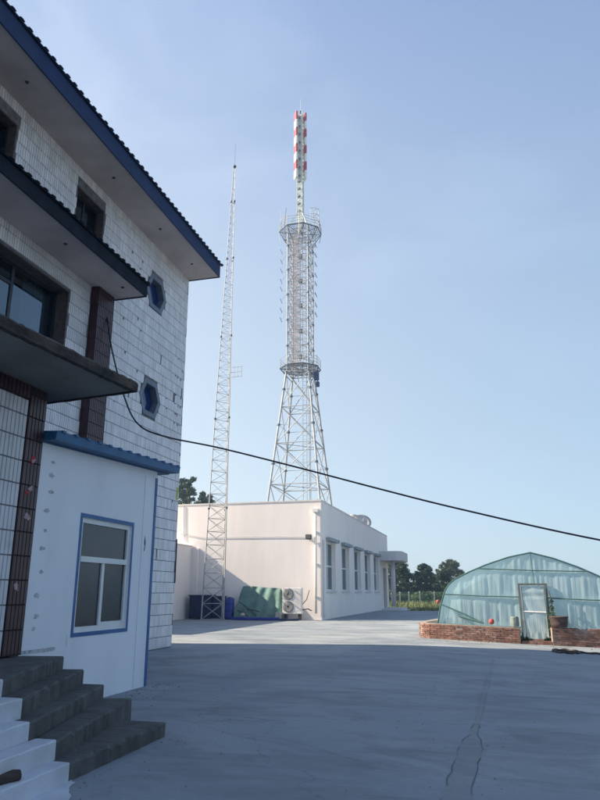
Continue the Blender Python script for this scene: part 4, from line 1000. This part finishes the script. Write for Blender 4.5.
for i, (px, Y, top, spr, m, lab, nl) in enumerate([
    (394, 92, 560, 3.0, 'leaf_dark', 'dark leafy tree rising behind the hall entrance canopy', 9000),
    (425, 94, 565, 1.9, 'leaf_dark', 'small airy tree standing alone between the hall and the greenhouse', 6000),
    (449, 92, 560, 2.2, 'leaf_dark', 'dark tree just left of the greenhouse roof shoulder', 7500),
    (411, 96, 583, 2.4, 'leaf_mid', 'low rounded tree filling the gap beside the hall canopy tree', 6000),
    (437, 96, 580, 2.4, 'leaf_mid', 'low bushy tree between the two taller far trees', 6000)]):
    p = at(px, top, Y); tree((p.x, Y, ground_z(p.x) - .05), p.z + .1, spr, 30 + i, m, lab, int(nl * 2.), .125, 110, tg, low=.06)
for i, (px, Y, top, spr, lab) in enumerate([(190, 76, 474, 2.4, 'dark tree showing above the hall parapet left of the slim mast'), (206, 80, 490, 2.0, 'lower dark tree behind the slim mast above the parapet'), (178, 78, 484, 2.0, 'dark tree top beside the tiled wall edge above the parapet')]):
    p = at(px, top, Y); tree((p.x, Y, -.05), p.z, spr, 50 + i, 'leaf_dark', lab, 9000, .15, 60, 'trees behind the hall', low=.45)
# bushes in front of the trees
for i, (px, top, w, m) in enumerate([(393, 596, 1.1, 'leaf_mid'), (401, 597, 1.0, 'leaf_dark'), (409, 595, 1.2, 'leaf_mid'), (418, 595, 1.1, 'leaf_light'), (427, 593, 1.1, 'leaf_mid'), (435, 594, 1.1, 'leaf_dark'), (443, 595, 1.1, 'leaf_mid')]):
    Y = 87 + .5 * (i % 3); p = at(px, top, Y); h = p.z + .3; b = (p.x, Y, ground_z(p.x) - .05)
    s = empty('shrub', b, ['leafy green shrub beside the hall entrance column', 'dark shrub second from the hall entrance', 'green shrub third from the hall entrance', 'pale green shrub in the middle of the far row', 'green shrub third from the greenhouse', 'dark shrub second from the greenhouse', 'green shrub nearest the greenhouse edge'][i], 'shrub', 'shrubs along the far fence')
    cs = [(p.x + random.uniform(-.8, .8) * w, Y + random.uniform(-.5, .5), random.uniform(.2, .85) * h) for _ in range(14)]
    tr = MB()
    for c in cs: tr.tube([(p.x, Y, -.2), c], .03, 4, .01)
    tr.build('stem', 'bark', s); leaves(cs, [.42] * 14, 1800, .12, 90 + i).build('foliage', m, s)
# wire fence
fe = empty('wire_fence', (-8, 84, 0), 'low green wire fence with pale posts along the far edge of the yard', 'fence')
fpts = [at(px, 600, 84.5) for px in (392, 400, 409, 420, 434.5, 446)]
for p in fpts: MB().box(p.x - .07, p.x + .07, 84.43, 84.57, -.4, 1.55).build('post', 'post', fe)
x0, x1 = fpts[0].x, fpts[-1].x
mb = MB()
for z in np.arange(.1, 1.5, .15): mb.tube([(x0, 84.4, z), (x1, 84.4, z)], .008, 3)
x = x0
while x < x1: mb.tube([(x, 84.39, .05), (x, 84.39, 1.5)], .007, 3); x += .12
mb.build('wire_mesh', 'wire', fe)
# grass verge
g = np.random.default_rng(3); n = 9000
bx = g.uniform(-14, 3, n); by = g.uniform(58.5, 85, n); hh = g.uniform(.12, .4, n) * (1 + .8 * (by > 75)); aa = g.uniform(0, 6.28, n); ww = g.uniform(.03, .06, n)
ok = ~((bx < -6.5) & (by < 67.5)); mb = MB()
for x, y, h, a, w in zip(bx[ok], by[ok], hh[ok], aa[ok], ww[ok]):
    z = ground_z(x) - .07; c, s = math.cos(a) * w, math.sin(a) * w
    mb.add([(x - c, y - s, z), (x + c, y + s, z), (x + s * 3, y - c * 3, z + h)], [(0, 1, 2)])
mb.build('grass_verge', 'grass', kind='stuff', label='rough grass along the far edge of the yard', cat='grass')
# vine by the greenhouse door and weeds
vn = empty('climbing_vine', (1.98, 25.2, ground_z(1.98)), 'thin green vine climbing the right side of the greenhouse door', 'vine')
z0 = ground_z(1.98); MB().tube([(1.99, 25.2, z0), (1.96, 25.2, z0 + .6), (2.0, 25.22, z0 + 1.2), (1.95, 25.22, z0 + 1.7)], .012, 4).build('stem', 'bark', vn)
leaves([(1.98, 25.18, z0 + .25 + .22 * i) for i in range(6)], [.14, .17, .16, .12, .09, .08], 300, .05, 5, 1.2).build('foliage', 'leaf_mid', vn)
for i, (x, y) in enumerate([(.98, 24.75), (1.75, 24.8)]):
    z0 = ground_z(x); leaves([(x, y, z0 + .14), (x + .1, y, z0 + .12)], [.12, .1], 120, .05, 60 + i).build('weed', 'leaf_light', label=['small green weed at the left foot of the greenhouse door', 'small green weed at the right foot of the greenhouse door'][i], cat='weed')

# loose grit along the edges of the yard
g = random.Random(11); mb = MB()
def pebble(x, y, r):
    z = ground_z(x); a = g.uniform(0, 6.28); q = [(x + r * math.cos(a + k * 1.57) * g.uniform(.7, 1.2), y + r * math.sin(a + k * 1.57) * g.uniform(.7, 1.2), z) for k in range(4)]
    mb.add(q + [(x + g.uniform(-.3, .3) * r, y + g.uniform(-.3, .3) * r, z + r * g.uniform(.5, .9))], [(0, 1, 4), (1, 2, 4), (2, 3, 4), (3, 0, 4)])
for _ in range(420):
    k = g.random()
    if k < .35: pebble(-5.55 + abs(g.gauss(0, .35)), g.uniform(8.0, 11.4), g.uniform(.006, .02))
    elif k < .55: pebble(g.uniform(-2.4, 5), 24.3 - abs(g.gauss(0, .35)), g.uniform(.015, .04))
    elif k < .75: pebble(g.gauss(-.35, .4), g.uniform(4.5, 12), g.uniform(.004, .013))
    elif k < .9: pebble(-3.4 + abs(g.gauss(0, .3)), g.uniform(4.0, 8.6), g.uniform(.005, .018))
    else: pebble(g.uniform(-3, 2.5), g.uniform(5, 16), g.uniform(.005, .014))
mb.build('loose_grit', 'pebble', kind='stuff', label='loose grit scattered along the edges of the concrete yard', cat='grit')

# ------------------------------------------------------------------ summer haze in the air
mb = MB().box(-140, 120, -40, 130, -3, 68)
hm_ = bpy.data.materials.new('haze_air'); hm_.use_nodes = True; hn = hm_.node_tree.nodes; hn.remove(hn['Principled BSDF'])
pv = hn.new('ShaderNodeVolumePrincipled'); pv.inputs['Color'].default_value = (.50, .74, 1, 1); pv.inputs['Density'].default_value = .0010; pv.inputs['Anisotropy'].default_value = .1
hm_.node_tree.links.new(pv.outputs[0], hn['Material Output'].inputs['Volume'])
hz_o = mb.build('haze', hm_, kind='stuff')
